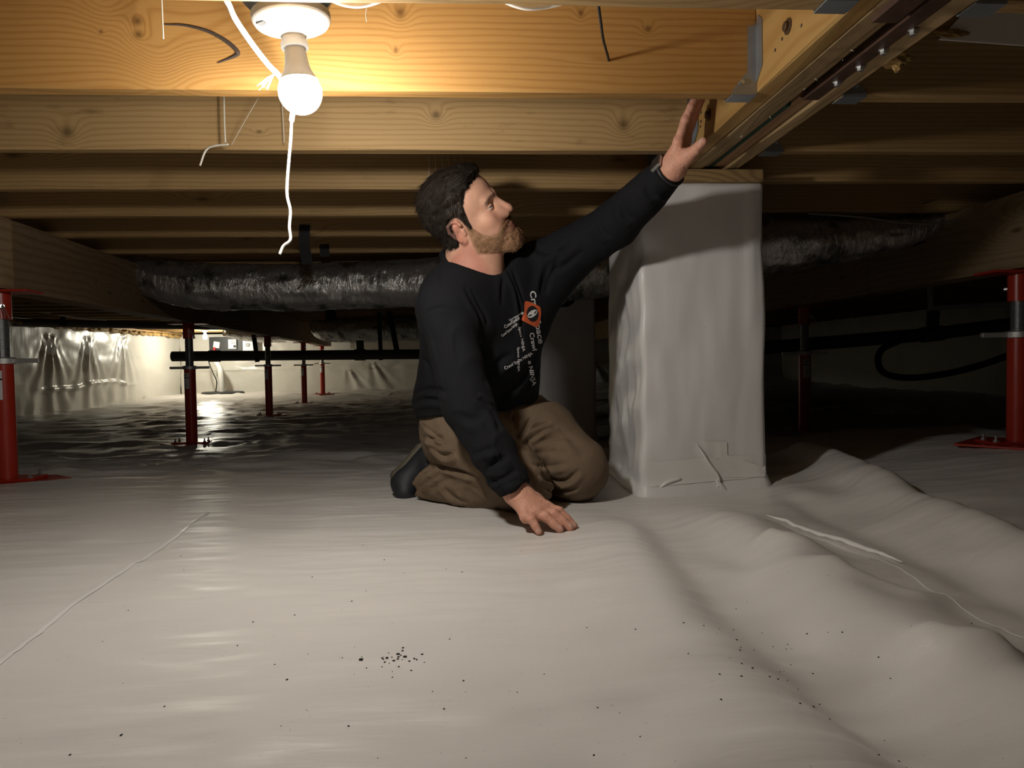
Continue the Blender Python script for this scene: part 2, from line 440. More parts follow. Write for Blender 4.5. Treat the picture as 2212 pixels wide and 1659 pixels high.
# ================================================================ walls and ceiling
def wall_sheet(name, fn, nu, nv, m):
    U, V = np.meshgrid(np.linspace(0, 1, nu), np.linspace(0, 1, nv)); P = fn(U, V)
    i = np.arange(nu*nv).reshape(nv, nu)
    Fq = np.stack([i[:-1, :-1], i[:-1, 1:], i[1:, 1:], i[1:, :-1]], -1).reshape(-1, 4)
    return mesh_np(name, P.reshape(-1, 3), Fq, m)
def lw(U, V):
    Y = -3.6 + (WB+3.6)*U; z0 = floor_z(np.full_like(Y, WL), Y, False) - .05; Z = z0 + (JZ - .06 - z0)*V
    D = .015*fbm(Y*1.2, Z*2.5, 4.4) + .004*fbm(Y*7, Z*5, 1.)
    for (yy, top) in ((8.55, .80), (9.35, .80), (10.3, .85), (7.2, .8)):       # folds fanning down from the fixing points
        dz = np.clip(top - Z, 0, 1); wdt = .05 + .42*dz
        a = (Y - yy)/wdt
        D = D + .035*np.exp(-a*a*.8)*np.exp(-dz*1.2)*np.cos(a*7.5 + 1.3*vnoise(Y*4, Z*3, yy))*sstep(0, .04, dz)
    D = D + .03*np.exp(-((Z-.17-.03*vnoise(Y*2, 0, 2))/.025)**2)*sstep(8.2, 8.6, Y)*sstep(11.0, 10.0, Y)
    D = D + .05*sstep(.06, -.03, Z - z0)
    return np.stack([WL + D, Y, Z], -1)
wl_ = wall_sheet('wall_left', lw, 420, 70, M['liner_wall']); tag(wl_, 'foundation wall hung with white plastic sheet', kind='structure')
def bw(U, V):
    X = WL + (WR-WL)*U; z0 = floor_z(X, np.full_like(X, WB), False) - .05; Z = z0 + (JZ - .02 - z0)*V
    D = .02*fbm(X*1.3, Z*2.2, 6.4) + .006*fbm(X*6, Z*6, 2.) - .0
    D = D + .02*np.exp(-((Z-.32)/.02)**2)*(1+vnoise(X*3, 0, 1))
    for (xx, top) in ((-1.6, .42), (-.6, .35), (-2.0, .3), (.8, .5), (2.2, .4)):
        dz = np.clip(top - Z, 0, 1); a = (X - xx - .5*dz)/(.05+.5*dz)
        D = D + .03*np.exp(-a*a)*np.cos(a*5)*sstep(0, .05, dz)*np.exp(-dz*2)
    return np.stack([X, WB - D, Z], -1)
wb_ = wall_sheet('wall_back', bw, 360, 60, M['liner_wall']); tag(wb_, 'far foundation wall covered with white plastic sheet', kind='structure')
def rw(U, V):
    Y = -3.6 + (WB+3.6)*U; z0 = -.15; Z = z0 + (JZ - z0)*V
    return np.stack([WR - .02*fbm(Y*1.2, Z*2.5, 9.4), Y, Z], -1)
tag(wall_sheet('wall_right', rw, 160, 20, M['liner_wall']), 'right foundation wall covered with white plastic sheet', kind='structure')
def fw(U, V):
    X = WL + (WR-WL)*U; Z = -.15 + (JZ+.15)*V
    return np.stack([X, -3.6 + .02*fbm(X*1.2, Z*2.5, 3.4), Z], -1)
tag(wall_sheet('wall_front', fw, 120, 12, M['liner_wall']), 'near foundation wall covered with white plastic sheet', kind='structure')
ce = MB().box((WL-.3, -3.9, JZ+JH), (WR+.3, WB+.3, JZ+JH+.02)).build('ceiling', M['subfloor'])
tag(ce, 'subfloor boards above the joists', kind='structure')
t1 = MB().box((WL-.10, -3.6, JZ-.06), (WL+.05, WB, JZ)).build('trim_1', M['joist']); tag(t1, 'wooden sill along the left wall', kind='structure')
for i in range(16):
    y = 8.0 + i*.27 + random.uniform(-.05, .05); b = MB()
    pts = [(WL+.07+random.uniform(-.01, .03), y-.12, JZ-.05), (WL+.09, y, JZ-.065+random.uniform(-.01, .015)), (WL+.07, y+.12, JZ-.05)]
    b.tube(catmull(pts, 6), [.018+.012*random.random() for _ in range(13)], 8).build('foam_bead', M['foam'], t1, smooth=True)

# ================================================================ floor joists
def board_mesh(name, lx, ly, lz, m, nx_=14, wob=.0012):
    """long board along x with eased, slightly uneven edges; origin at its left front lower corner"""
    e = .0035; sec = [(e, 0), (ly-e, 0), (ly, e), (ly, lz-e), (ly-e, lz), (e, lz), (0, lz-e), (0, e)]
    V = []; n = len(sec)
    for i in range(nx_+1):
        x = lx*i/nx_
        for k, (y, z) in enumerate(sec):
            V.append((x, y + wob*random.uniform(-1, 1), z + wob*random.uniform(-1, 1)))
    Fs = [(i*n+k, i*n+(k+1) % n, (i+1)*n+(k+1) % n, (i+1)*n+k) for i in range(nx_) for k in range(n)]
    Fs += [tuple(range(n-1, -1, -1)), tuple(nx_*n+k for k in range(n))]
    o = MB(); o._add(V, Fs)
    return o
JW = .038
yb_left = [1.060, 1.443, 1.840, 2.252, 2.654, 3.082, 3.527]
yb_left += [3.527 + .4064*(i+1) for i in range(21)]
yb_right = [1.063, 1.449, 1.836, 2.150, 2.600, 3.03, 3.45]
yb_right += [3.45 + .4064*(i+1) for i in range(21)]
JL = GX0 - WL - .002
kn1 = [(WL+0, 0, 1, 1, 0)]
def jx(u, v, y): p = at_y(u, v, y); return p[0]-WL, p[2]-JZ
def K(u, v, rx, rz, amp, y): a = jx(u, v, y); return (a[0], a[1], rx, rz, amp)
M['joist1'] = wood('joist_wood_orange', *W_ORANGE, rings=95, wear=.15, knots=[
    K(297, 45, .014, .013, 5, 1.443), K(299, 74, .013, .012, 5, 1.443), K(225, 5, .03, .03, 6, 1.443), K(420, 92, .085, .042, 9, 1.443), K(480, 160, .13, .028, -7, 1.443), K(318, 108, .035, .03, 5, 1.443), K(350, 150, .03, .035, 6, 1.443),
    K(855, 108, .007, .010, 3, 1.443), K(865, 28, .015, .018, 5, 1.443), K(1400, 62, .010, .010, 4, 1.443), K(1255, 28, .008, .012, 3, 1.443), K(218, 68, .006, .006, 2, 1.443), K(1310, 132, .05, .006, 2, 1.443)])
M['joist2'] = wood('joist_wood_tan', *W_TAN, rings=95, wear=.5, knots=[
    K(145, 285, .022, .022, 6, 1.84), K(942, 248, .017, .016, 6, 1.84), K(1347, 268, .020, .024, 6, 1.84), K(560, 285, .012, .006, 3, 1.84)])
JLAB = ['floor joist whose underside runs along the top, in front of the lamp box',
        'orange floor joist behind the light bulb with a big torn knot',
        'tan floor joist with round knots, second behind the light bulb',
        'brown floor joist half in shadow, third behind the light bulb',
        'brown floor joist half in shadow, fourth behind the light bulb',
        'dim floor joist, fifth behind the light bulb, ahead of the foil duct',
        'dim floor joist just above the top of the foil duct']
for i, y in enumerate(yb_left):
    m = M['joist1'] if i == 1 else M['joist2'] if i == 2 else M['joist']
    if i < 8:
        o = board_mesh('floor_joist', JL, JW, JH, m, 20).build('floor_joist', m); src = o
    else:
        o = src.copy(); COL.objects.link(o)
    o.location = (WL, y, JZ)
    if i < 7: tag(o, JLAB[i], 'joist', 'floor joists on the lamp side of the girder')
    else: tag(o, 'dark floor joist far back beyond the foil duct', 'joist', 'floor joists on the lamp side of the girder')
    if i == 1: J1 = o
    if i == 2: J2 = o
RLAB = {0: 'dark floor joist end in the hanger beside the rusty steel plate', 1: 'floor joist beside the yellow foam blob, right of the girder',
        2: 'brown floor joist with small knots in the hanger beyond the green strip', 3: 'dark floor joist level with the pier cap board, right of the girder', 4: 'dark floor joist right above the foil duct beyond the white pier'}
for i, y in enumerate(yb_right):
    m = M['joist']
    if i < 5:
        o = board_mesh('floor_joist', WR-GX1-.004, JW, JH, m, 18).build('floor_joist', m); src = o
    else: o = src.copy(); COL.objects.link(o)
    o.location = (GX1+.002, y, JZ)
    tag(o, RLAB.get(i, 'dark floor joist over the unlit space right of the girder'), 'joist', 'floor joists on the dark side of the girder')

# details of the orange joist: torn bark seam, hole with wire, shallow gouges
def on_j1(u, v, off=.0): p = at_y(u, v, 1.443); return np.array([p[0], 1.443 - off, p[2]])
def ribbon_on(name, pxs, wd, m, parent, y, off, n=8):
    """tapered dark split lying in the face at depth y"""
    P = catmull([at_y(u, v, y) for u, v in pxs], n); V = []; Fs = []
    ws = np.interp(np.linspace(0, 1, len(P)), np.linspace(0, 1, len(wd)), wd)
    for i, p in enumerate(P):
        t = P[min(i+1, len(P)-1)] - P[max(i-1, 0)]; t /= np.linalg.norm(t); nn = np.array([-t[2], 0, t[0]])
        V += [p + nn*ws[i]/2, p - nn*ws[i]/2 - np.array([0, 0, 0])]
        V[-1] = V[-1] + np.array([0, -off, 0]); V[-2] = V[-2] + np.array([0, -off, 0])
        V += [V[-2] + np.array([0, .004+off, 0]), V[-1] + np.array([0, .004+off, 0])]
    for i in range(len(P)-1):
        a = i*4; b = a+4
        Fs += [(a, a+1, b+1, b), (a, b, b+2, a+2), (a+1, a+3, b+3, b+1)]
    o = mesh_np(name, V, Fs, m); o.parent = parent; o.matrix_parent_inverse = Matrix.Translation(-Vector(parent.location)); return o
M['bark'] = mat('bark_seam', (.055, .038, .028), .8, bump=(200, .6, .003))
M['gouge'] = mat('torn_grain', (.36, .20, .06), .75, bump=(160, .8, .004), var=(60, .25))
ribbon_on('bark_seam', [(356,53),(400,55),(450,68),(490,90),(513,112),(505,122),(470,136)], [.002, .004, .006, .008, .009, .006, .001], M['bark'], J1, 1.443, .0012)
ribbon_on('drill_scar', [(1272,133),(1300,131),(1348,134)], [.001, .008, .001], mat('scar', (.16, .075, .025), .8), J1, 1.443, .0006)
def child(o, parent):
    o.parent = parent; o.matrix_parent_inverse = Matrix.Translation(-Vector(parent.location)); return o

# ================================================================ girder over the piers
G = empty('girder', (GX0, 0, JZ)); tag(G, 'built-up wooden girder with steel plate resting on the white wrapped pier', 'girder')
GL = WB - .2
def ply(name, x0, x1, z0, m, z1=JH, y0=.2, y1=GL):
    b = MB(); e = .003; ys = np.linspace(y0, y1, 40); V = []
    sec = [(x0+e, z0), (x1-e, z0), (x1, z0+e), (x1, z1), (x0, z1), (x0, z0+e)]; n = 6
    for y in ys:
        for (x, z) in sec: V.append((x-GX0+random.uniform(-.0012, .0012), y, z+random.uniform(-.0015, .0015)))
    Fs = [(i*n+k, i*n+(k+1) % n, (i+1)*n+(k+1) % n, (i+1)*n+k) for i in range(len(ys)-1) for k in range(n)]
    Fs += [tuple(range(n-1, -1, -1)), tuple((len(ys)-1)*n+k for k in range(n))]
    b._add(V, Fs); o = b.build(name, m, G); return o
p_l = ply('ply', GX0, GX0+.038, 0, M['ply_face'])
ply('ply', GX0+.039, GX0+.077, -.001, M['ply_mid'])
ply('ply', GX0+.0785, GX0+.094, .003, M['ply_mid'])
ply('ply', GX0+.108, GX0+.144, .006, M['ply_red'], y0=1.48)
ply('ply', GX0+.1455, GX1, 0, M['ply_mid'])
MB().box((.0965, 1.52, .004), (.108, GL, .10)).build('foam_strip', M['green'], G)
sp = MB().box((.112, .2, -.001), (.1455, 1.475, .012), bev=.002).build('steel_plate', M['rust'], G)
for (u, v) in ((1809,181),(1859,148),(1909,112),(1973,70)):
    p = at_z(u, v, JZ-.004); b = MB()
    b.lathe([(.0095, 0), (.0095, -.002), (.0065, -.002), (.0065, -.007), (.0045, -.008)], 6, (p[0]-GX0, p[1], -.001)).build('bolt', M['bolt'], sp, smooth=False)
sb_ = MB().box((.094, .2, .03), (.112, 1.475, .2)).build('dark_gap_fill', M['black'], G)  # black fill standing in for the shade in the open gap between plies
# end-grain block and board scraps near the lens end of the girder
MB().box((.148, .92, -.006), (.181, 1.05, .012), bev=.003).build('packing_board', M['beam_end'], G)
MB().box((.050, .90, -.010), (.092, 1.115, .003), bev=.002).build('rusty_shim', M['rust'], G)
for (u, v) in ((1703, 57), (1531, 248)):
    p = at_x(u, v, GX0); b = MB(); r = Euler((0, -math.pi/2, 0)).to_matrix()
    c = (0.0, p[1], p[2]-JZ)
    b.lathe([(.015, 0), (.015, .002), (.009, .003), (.009, .008), (.006, .009)], 10, c, r).build('bolt', M['darkbolt'], G)
for (u, v) in ((1732, 55), (1690, 84), (1675, 108), (1515, 243), (1514, 262), (1513, 273)):
    p = at_x(u, v, GX0); MB().lathe([(.0035, -.002), (.0035, .001), (.001, .0012)], 8, (0, p[1], p[2]-JZ), Euler((0, -math.pi/2, 0)).to_matrix()).build('nail_hole', M['bark'], G)

# joist hangers: galvanised stirrups
def hanger(x_face, y, side, label, hgt=.15):
    """side -1: the joist comes from the left"""
    s = side; o = empty('joist_hanger', (x_face, y, JZ)); tag(o, label, 'bracket', 'joist hangers on the girder'); g = .0016
    b = MB()
    # seat under the joist
    b.box((min(s*.052, s*.001), -g, -.0035), (max(s*.052, s*.001), JW+g, -.001))
    for yy in (-g-.0012, JW+g):
        # side wall with a sloped toe (deep at the girder, short away)
        pts = [(s*.001, 0, -.003), (s*.052, 0, -.003), (s*.052, 0, .006), (s*.020, 0, .045), (s*.019, 0, hgt-.014), (s*.001, 0, hgt-.012)]
        b.poly([(x, yy, z) for x, _, z in pts], .0014, (0, 1, 0))
    b.build('stirrup', M['zinc'], o)
    f = MB()
    for yy, sg in ((-g, -1), (JW+g, 1)):
        pts = [(s*.0012, yy, .02), (s*.0012, yy+sg*.030, .045), (s*.0012, yy+sg*.030, hgt-.012), (s*.0012, yy+sg*.012, hgt+.003), (s*.0012, yy, hgt-.012)]
        f.poly(pts, .0014, (s, 0, 0))
        for k in range(7):
            zz = .055 + k*.0125; f.box((min(s*.0028, s*.0012), yy+sg*.012-.005, zz), (max(s*.0032, s*.0016), yy+sg*.012+.005, zz+.003))
    f.build('flange', M['zinc'], o)
    MB().lathe([(.006, 0), (.006, .003), (.003, .004)], 8, (s*.033, -g-.0012, .022), Euler((R_(90), 0, 0)).to_matrix()).build('nail', M['bolt'], o)
    return o
for i, y in enumerate(yb_left[:4]):
    hanger(GX0, y, -1, ['metal joist hanger at the far edge of the lamp-side front joist', 'metal joist hanger on the end of the orange joist with the torn knot', 'metal joist hanger behind the raised fingers', 'metal joist hanger in shadow above the sleeve of the raised arm'][i])
for i, y in enumerate(yb_right[:3]):
    hanger(GX1, y, 1, ['metal joist hanger beside the packing boards on the girder', 'metal joist hanger beside the row of silver bolts', 'metal joist hanger beside the knotty strip of the girder'][i])

# ================================================================ white wrapped piers
def pier(name, x0, x1, y0, y1, ztop, label, detail=True):
    zb = -.16
    o = empty(name, ((x0+x1)/2, (y0+y1)/2, fz((x0+x1)/2, y0))); tag(o, label, 'pier')
    per = []; n = 26
    cs = [(x0, y0), (x1, y0), (x1, y1), (x0, y1)]; rr = .018
    path = []
    for k in range(4):
        a = np.array(cs[k], float); b = np.array(cs[(k+1) % 4], float); d = (b-a)/np.linalg.norm(b-a)
        for t in np.linspace(rr, np.linalg.norm(b-a)-rr, n): path.append(a + d*t)
        nd = np.array([-d[1], d[0]])
        c = b - d*rr + nd*rr
        for q in (1, 2, 3, 4): 
            th = q/5*math.pi/2; path.append(c + rr*(d*math.sin(th) - nd*math.cos(th)))
    path = np.array(path); m = len(path); zs = np.linspace(zb, ztop, 90)
    PX, ZZ = np.meshgrid(path[:, 0], zs); PY, _ = np.meshgrid(path[:, 1], zs)
    cx, cy = (x0+x1)/2, (y0+y1)/2
    nxn = np.clip((PX-cx)/(x1-x0)*2, -1, 1)**5; nyn = np.clip((PY-cy)/(y1-y0)*2, -1, 1)**5
    q = np.hypot(nxn, nyn)+1e-6; nxn, nyn = nxn/q, nyn/q
    D = .006*fbm(PX*5+PY*5, ZZ*2.5, 1.2) + .0025*fbm(PX*22+PY*18, ZZ*4, 3.4)
    fl_ = np.array([[fz(a, b) for a, b in path]]).repeat(len(zs), 0)
    D = D + .02*sstep(.05, -.01, ZZ-fl_)                       # flares out on to the floor sheet
    if detail:
        D = D - .016*np.exp(-(((PX-x0)/.05)**2 + ((PY-y0)/.05)**2 + ((ZZ-.70)/.035)**2))       # dent on the near left corner
        D = D + .005*np.exp(-(((PX-x0)/.03)**2 + ((PY-y0-.1)/.25)**2))*np.cos(ZZ*34+PY*14)*sstep(.85, .6, ZZ)
        lf = np.exp(-((PX-x0)/.012)**2)*sstep(.02, .08, PY-y0)
        D = D + lf*(.010*(1-np.abs(vnoise(PY*11+.8*vnoise(PY*9, ZZ*7, 2.), ZZ*3.2, 7.)))+.006*(1-np.abs(vnoise(PY*30, ZZ*14, 3.)))-.010)*sstep(.80, .60, ZZ)*sstep(.02, .15, ZZ)
        D = D + .007*np.exp(-((PX-x1+.045-.03*(ZZ-.6))/.014)**2)*np.exp(-((PY-y0)/.02)**2)*sstep(.42, .55, ZZ)*sstep(.9, .75, ZZ)
        D = D + .006*np.exp(-((PY-y0-.16+.1*(ZZ-.4))/.012)**2)*np.exp(-((PX-x0)/.02)**2)*sstep(.2, .3, ZZ)*sstep(.75, .6, ZZ)
    V = np.stack([PX + nxn*D, PY + nyn*D, ZZ], -1).reshape(-1, 3)
    i = np.arange(m*len(zs)).reshape(len(zs), m); j = np.roll(i, -1, 1)
    Fq = np.stack([i[:-1], j[:-1], j[1:], i[1:]], -1).reshape(-1, 4)
    Fs = [tuple(map(int, f)) for f in Fq] + [tuple(int(k) for k in i[-1])]
    w_ = mesh_np('wrap', V, Fs, M['liner_pier'])
    for p in w_.data.polygons:
        if len(p.vertices) > 4: p.use_smooth = False
    child(w_, o)
    return o, w_
PX0 = at_y(1383, 600, 2.02)[0]; PX1 = at_y(1655, 500, 2.02)[0]
P1, wrap1 = pier('wrapped_pier', PX0, PX1, 2.02, 2.49, JZ-.040, 'white plastic wrapped pier under the girder beside the kneeling man')
wb1 = BVHTree.FromPolygons([v.co[:] for v in wrap1.data.vertices], [p.vertices[:] for p in wrap1.data.polygons])
def on_wrap(u, v, off):
    h = wb1.ray_cast(Vector(CP), Vector(ray(u, v)))
    if h[0] is None: return at_y(u, v, 2.02 - off)
    return np.array(h[0]) + np.array(h[1])*(off if h[1].dot(Vector(ray(u, v))) < 0 else -off)
def patch(name, quad, m, parent, off, n=10):
    # quad of pixels, laid on the plastic as a thin film
    q = np.array(quad, float); V = []
    for i in range(n+1):
        for j in range(n+1):
            a, b = i/n, j/n; p = (q[0]*(1-a)+q[1]*a)*(1-b) + (q[3]*(1-a)+q[2]*a)*b; V.append(on_wrap(p[0], p[1], off))
    Fs = [(i*(n+1)+j, (i+1)*(n+1)+j, (i+1)*(n+1)+j+1, i*(n+1)+j+1) for i in range(n) for j in range(n)]
    return child(mesh_np(name, V, Fs, m), parent)
yF = 2.02 - .003
patch('tape_patch', [(1400,998),(1652,980),(1655,1030),(1405,1052)], M['tape'], P1, .0016)
patch('tape_patch', [(1512,952),(1570,955),(1571,990),(1545,990)], M['tape'], P1, .0030)
patch('tape_patch', [(1552,976),(1650,1010),(1652,1030),(1560,1032)], M['tape'], P1, .0030)
for pxs, r in (([(1503,958),(1515,975),(1530,1000),(1548,1025),(1552,1040),(1545,1060)], .004), ([(1470,1033),(1440,1042),(1420,1058)], .005), ([(1545,1035),(1556,1048),(1570,1062)], .006)):
    P_ = catmull([at_y(u, v, yF) - np.array([0, .004, 0]) for u, v in pxs], 6)
    child(MB().tube(P_, [r*(.4+.8*math.sin(math.pi*(i+.5)/len(P_))) for i in range(len(P_))], 8).build('tape_fold', M['tape'], smooth=True), P1)
cp = MB().box((PX0+.03, 2.0, JZ-.040), (at_y(1650, 378, 2.0)[0], 2.50, JZ-.0035), bev=.003).build('cap_board', M['plate'])
tag(cp, 'pine cap board between the white pier and the girder', 'board')
pier('wrapped_pier', at_y(1150, 800, 4.1)[0], at_y(1287, 800, 4.1)[0], 4.10, 4.5, JZ-.03, 'shadowed plastic wrapped pier behind the kneeling man under the duct', False)
for k, yy in enumerate((6.3, 8.5)):
    pier('wrapped_pier', .49, .88, yy, yy+.4, JZ-.03, ['third plastic wrapped pier of the girder, in darkness', 'fourth plastic wrapped pier of the girder, in darkness'][k], False)

# ================================================================ side beams carried by jack posts
BZ = .683
def beam(name, A, Bp, wdt, label, segs, m0, m1):
    A = Vector((*A, BZ)); Bv = Vector((*Bp, BZ)); d = Bv - A; L = d.length; a = math.atan2(d.y, d.x) - math.pi/2
    o = empty(name, A, (0, 0, a)); tag(o, label, 'beam')
    for k, (s0, s1) in enumerate(segs):
        for q in range(3):
            x0 = -wdt/2 + q*wdt/3
            dz = .0 if k % 2 else .002
            MB().box((x0+.0006, s0+q*.006, dz), (x0+wdt/3-.0006, s1+q*.006-.0015, JZ-BZ-.0005), bev=.0025).build('plank', m1 if k % 2 == 0 else m0, o)
    return o
LB = beam('support_beam', (-1.615, 1.45), (-2.31, 12.1), .115, 'wooden support beam on red jack posts running to the far lamp', [(0, 1.245), (1.247, 4.9), (4.902, 9.0), (9.002, 10.67)], M['beam'], M['beam_end'])
RB = beam('support_beam', (1.915, 1.3), (1.99, 12.1), .115, 'dim wooden support beam on the jack posts right of the girder', [(0, 1.9), (1.902, 6.0), (6.002, 10.8)], M['beam'], M['beam_end'])
def lb_x(y): return -1.615 + (y-1.45)/(12.1-1.45)*(-2.31+1.615)
def rb_x(y): return 1.915 + (y-1.3)/10.8*.075

def text_mesh(s, size, ext=.0):
    c = bpy.data.curves.new('t', 'FONT'); c.body = s; c.size = size; c.extrude = ext; c.offset = .018*size; c.align_x = 'CENTER'; c.align_y = 'CENTER'
    o = bpy.data.objects.new('t', c); COL.objects.link(o); dg = bpy.context.evaluated_depsgraph_get()
    me = bpy.data.meshes.new_from_object(o.evaluated_get(dg)); bpy.data.objects.remove(o); return me
def jack_post(x, y, label, turn=0.0, hturn=0.0, sticker=0.0, tilt=(0, 0), tr=.036):
    z0 = fz(x, y) - .004; H = BZ - z0
    o = empty('jack_post', (x, y, z0), (tilt[0], tilt[1], 0)); tag(o, label, 'jack post', 'red steel jack posts')
    rt = Matrix.Rotation(turn, 3, 'Z')
    MB().box((-.155, -.155, 0), (.155, .155, .008), Matrix.Rotation(turn+R_(45), 3, 'Z'), (0, 0, 0), bev=.002).build('ground_plate', M['red'], o)
    bp = MB().box((-.115, -.055, .008), (.115, .055, .016), rt, (0, 0, 0), bev=.002).build('base_plate', M['red'], o)
    for sx in (-1, 1):
        for sy in (-1, 1):
            c = rt @ Vector((sx*.095, sy*.035, .016))
            MB().lathe([(.010, 0), (.010, .007), (.005, .007), (.005, .022), (.003, .023)], 6, c).build('bolt', M['bolt'], bp)
    zt = H*.615
    MB().lathe([(tr, .014), (tr, zt), (tr*.8, zt+.001)], 36).build('tube', M['red'], o, auto=40)
    # threaded rod
    prof = []; z = zt-.01; rr = tr*.74
    while z < H - .09: prof += [(rr, z), (rr-.0028, z+.0022)]; z += .0046
    MB().lathe(prof, 28).build('threaded_rod', M['chrome'], o, smooth=False)
    nut = MB().lathe([(tr*.95, zt), (tr*1.22, zt+.003), (tr*1.22, zt+.022), (tr*1.0, zt+.026)], 28).build('adjusting_nut', M['handle'], o, auto=40)
    for s in (-1, 1):
        MB().box((s*tr*1.1 if s > 0 else -.128, -.008, zt+.004), (.128 if s > 0 else -tr*1.1, .008, zt+.021), Matrix.Rotation(hturn, 3, 'Z'), (0, 0, 0), bev=.002).build('handle_bar', M['handle'], nut)
    MB().lathe([(tr*.98, H-.105), (tr*.98, H-.008), (tr*.9, H-.006)], 32).build('top_collar', M['red'], o, auto=40)
    MB().box((-.12, -.062, H-.009), (.12, .062, H-.0005), Matrix.Rotation(turn, 3, 'Z'), (0, 0, 0), bev=.003).build('head_plate', M['red'], o)
    pa = R_(-50)
    pin = MB().tube([(math.cos(pa)*-tr*1.25, math.sin(pa)*-tr*1.25, H-.06), (math.cos(pa)*tr*1.3, math.sin(pa)*tr*1.3, H-.06)], .0075, 12).build('pin', M['bolt'], o, auto=40)
    c = Vector((math.cos(pa)*tr*1.3, math.sin(pa)*tr*1.3, H-.06))
    MB().tube([c+Vector((.003, -.004, .006)), c+Vector((.016, -.006, -.018)), c+Vector((.028, -.006, -.045))], .0018, 6).tube([c+Vector((0, -.004, 0)), c+Vector((.012, -.006, -.03)), c+Vector((.012, -.006, -.045))], .0016, 6).build('cotter', M['bolt'], pin)
    # label wrapped on the tube
    hh = .105; zc = zt - .022 - hh/2; half = .62; r = tr+.0008
    def wrap(px_, pz, rr_=r): a = sticker + px_/tr; return (rr_*math.cos(a), rr_*math.sin(a), zc+pz)
    V = []; Fs = []; n = 12
    for i in range(n+1):
        a = (-half + 2*half*i/n)*tr
        V += [wrap(a, -hh/2), wrap(a, hh/2)]
    Fs = [(2*i, 2*i+2, 2*i+3, 2*i+1) for i in range(n)]
    st = mesh_np('sticker', V, Fs, M['sticker'], parent=o)
    iv = []; iff = []
    def bar(a0, a1, p0, p1):
        k = len(iv); m_ = 4
        for i in range(m_+1):
            a = a0 + (a1-a0)*i/m_; iv.extend([wrap(a, p0, r+.0005), wrap(a, p1, r+.0005)])
        iff.extend([(k+2*i, k+2*i+2, k+2*i+3, k+2*i+1) for i in range(m_)])
    bar(-half*tr, half*tr, .018, .024)
    for q in range(7): bar(-.006, -.006+.013*random.uniform(.6, 1), -.010-q*.0045, -.0088-q*.0045)
    bar(-.012, .012, -.046, -.0448)
    me = text_mesh('E4"', .022); k = len(iv)
    for v_ in me.vertices: iv.append(wrap(v_.co.x, .037+v_.co.y, r+.0006))
    for p_ in me.polygons: iff.append(tuple(k+i for i in p_.vertices))
    mesh_np('printing', iv, iff, M['ink'], parent=st)['kind'] = 'stuff'
    return o
for k, (y, lab) in enumerate([(2.70, 'red jack post with large diamond base plate beside the pale beam end'), (4.86, 'red jack post just left of the far light bulb'), (7.33, 'red jack post standing in front of the grey drain pipe, third along the beam'), (9.55, 'slim dark red jack post between the grey pipe and the far wall'), (11.36, 'bright orange-red jack post nearest the far white wall')]):
    jack_post(lb_x(y)+(.012 if k == 0 else 0), y, lab, turn=R_([5, 0, 2, 0, 0][k]), hturn=R_([4, 0, 3, -3, 0][k]), sticker=R_(-97 if k == 0 else -115))
for y, lab in ((2.36, 'red jack post under the dim beam right of the white pier'), (3.95, 'red jack post lost in the dark behind the white pier')):
    jack_post(rb_x(y), y, lab, turn=R_(-6), hturn=R_(-4), sticker=R_(-63) if y < 3 else R_(-95), tr=.034)
# ================================================================ ceiling lamp near the lens
BD = 1.22
bc = at_d(646, 200, BD)                     # centre of the bulb globe
L_ = empty('ceiling_lamp', (bc[0]+.002, bc[1], bc[2]), (R_(2), R_(-5), 0)); tag(L_, 'bare lit bulb in a white porcelain lampholder on a blue box', 'lamp')
MB().lathe([(.001, -.0365)] + [(.0365*math.sin(a), -.0365*math.cos(a)) for a in np.linspace(.1, 2.1, 22)], 48).build('bulb_globe', M['bulb'], L_, smooth=True)
MB().lathe([(.0322, .0195), (.0318, .021), (.0270, .029), (.0228, .037), (.0205, .046), (.0190, .056), (.0175, .072), (.0165, .076)], 32).build('bulb_collar', M['bulb_neck'], L_, auto=40)
hold = MB().lathe([(.019, .073), (.0225, .0735), (.0235, .078), (.0225, .083), (.0195, .084), (.0195, .092), (.0225, .0925), (.026, .097), (.034, .104), (.046, .110), (.061, .113), (.0645, .118), (.0645, .121), (.060, .123)], 48).build('lampholder', M['ceramic'], L_, auto=35)
MB().lathe([(.0648, .1185), (.0655, .120), (.0655, .130), (.060, .1305)], 48).build('gasket', mat('grey_gasket', (.32, .31, .28), .6), L_, auto=40)
MB().lathe([(.056, .1295), (.058, .132), (.074, .150), (.078, .156), (.078, .186)], 8).build('junction_box', M['bluebox'], L_)
sc = MB()
for a in (150, -30):
    sc.box((-.008, -.006, -.0015), (.008, .006, .0015), Matrix.Rotation(R_(a), 3, 'Z'), (0, 0, 0))
sc.v = [(x + math.cos(R_(205))*.050, y + math.sin(R_(205))*.050, z+.1105) for x, y, z in sc.v]
sc.build('screw_slot', mat('slot_grey', (.30, .30, .29), .5), hold)
# white electric cable looped over the joist and hanging past the bulb
def cord(name, pts, r, m, label, cat, n=8, group=None, flat=1.0):
    o = MB().tube(catmull(pts, 8), r, n, flat=flat).build(name, m, smooth=True); return tag(o, label, cat, group)
cord('electric_cable', [at_d(470,-30,1.14), at_d(492,5,1.17), at_d(508,40,1.19), at_d(545,95,1.24), at_d(580,140,1.28), at_d(600,160,1.30), at_d(622,190,1.32), at_d(633,225,1.34), at_d(630,262,1.36)], .0052, M['cable'], 'thick white cable hanging down beside the lit bulb', 'cable')
cord('pull_string', [at_d(630,255,1.36), at_d(628,300,1.35), at_d(622,370,1.35), at_d(620,420,1.35), at_d(627,455,1.35), at_d(625,490,1.35), at_d(627,518,1.35), at_d(612,532,1.35), at_d(604,550,1.35)], .0029, mat('string', (.62, .59, .52), .8), 'wavy white cord hanging below the lit bulb', 'cord')
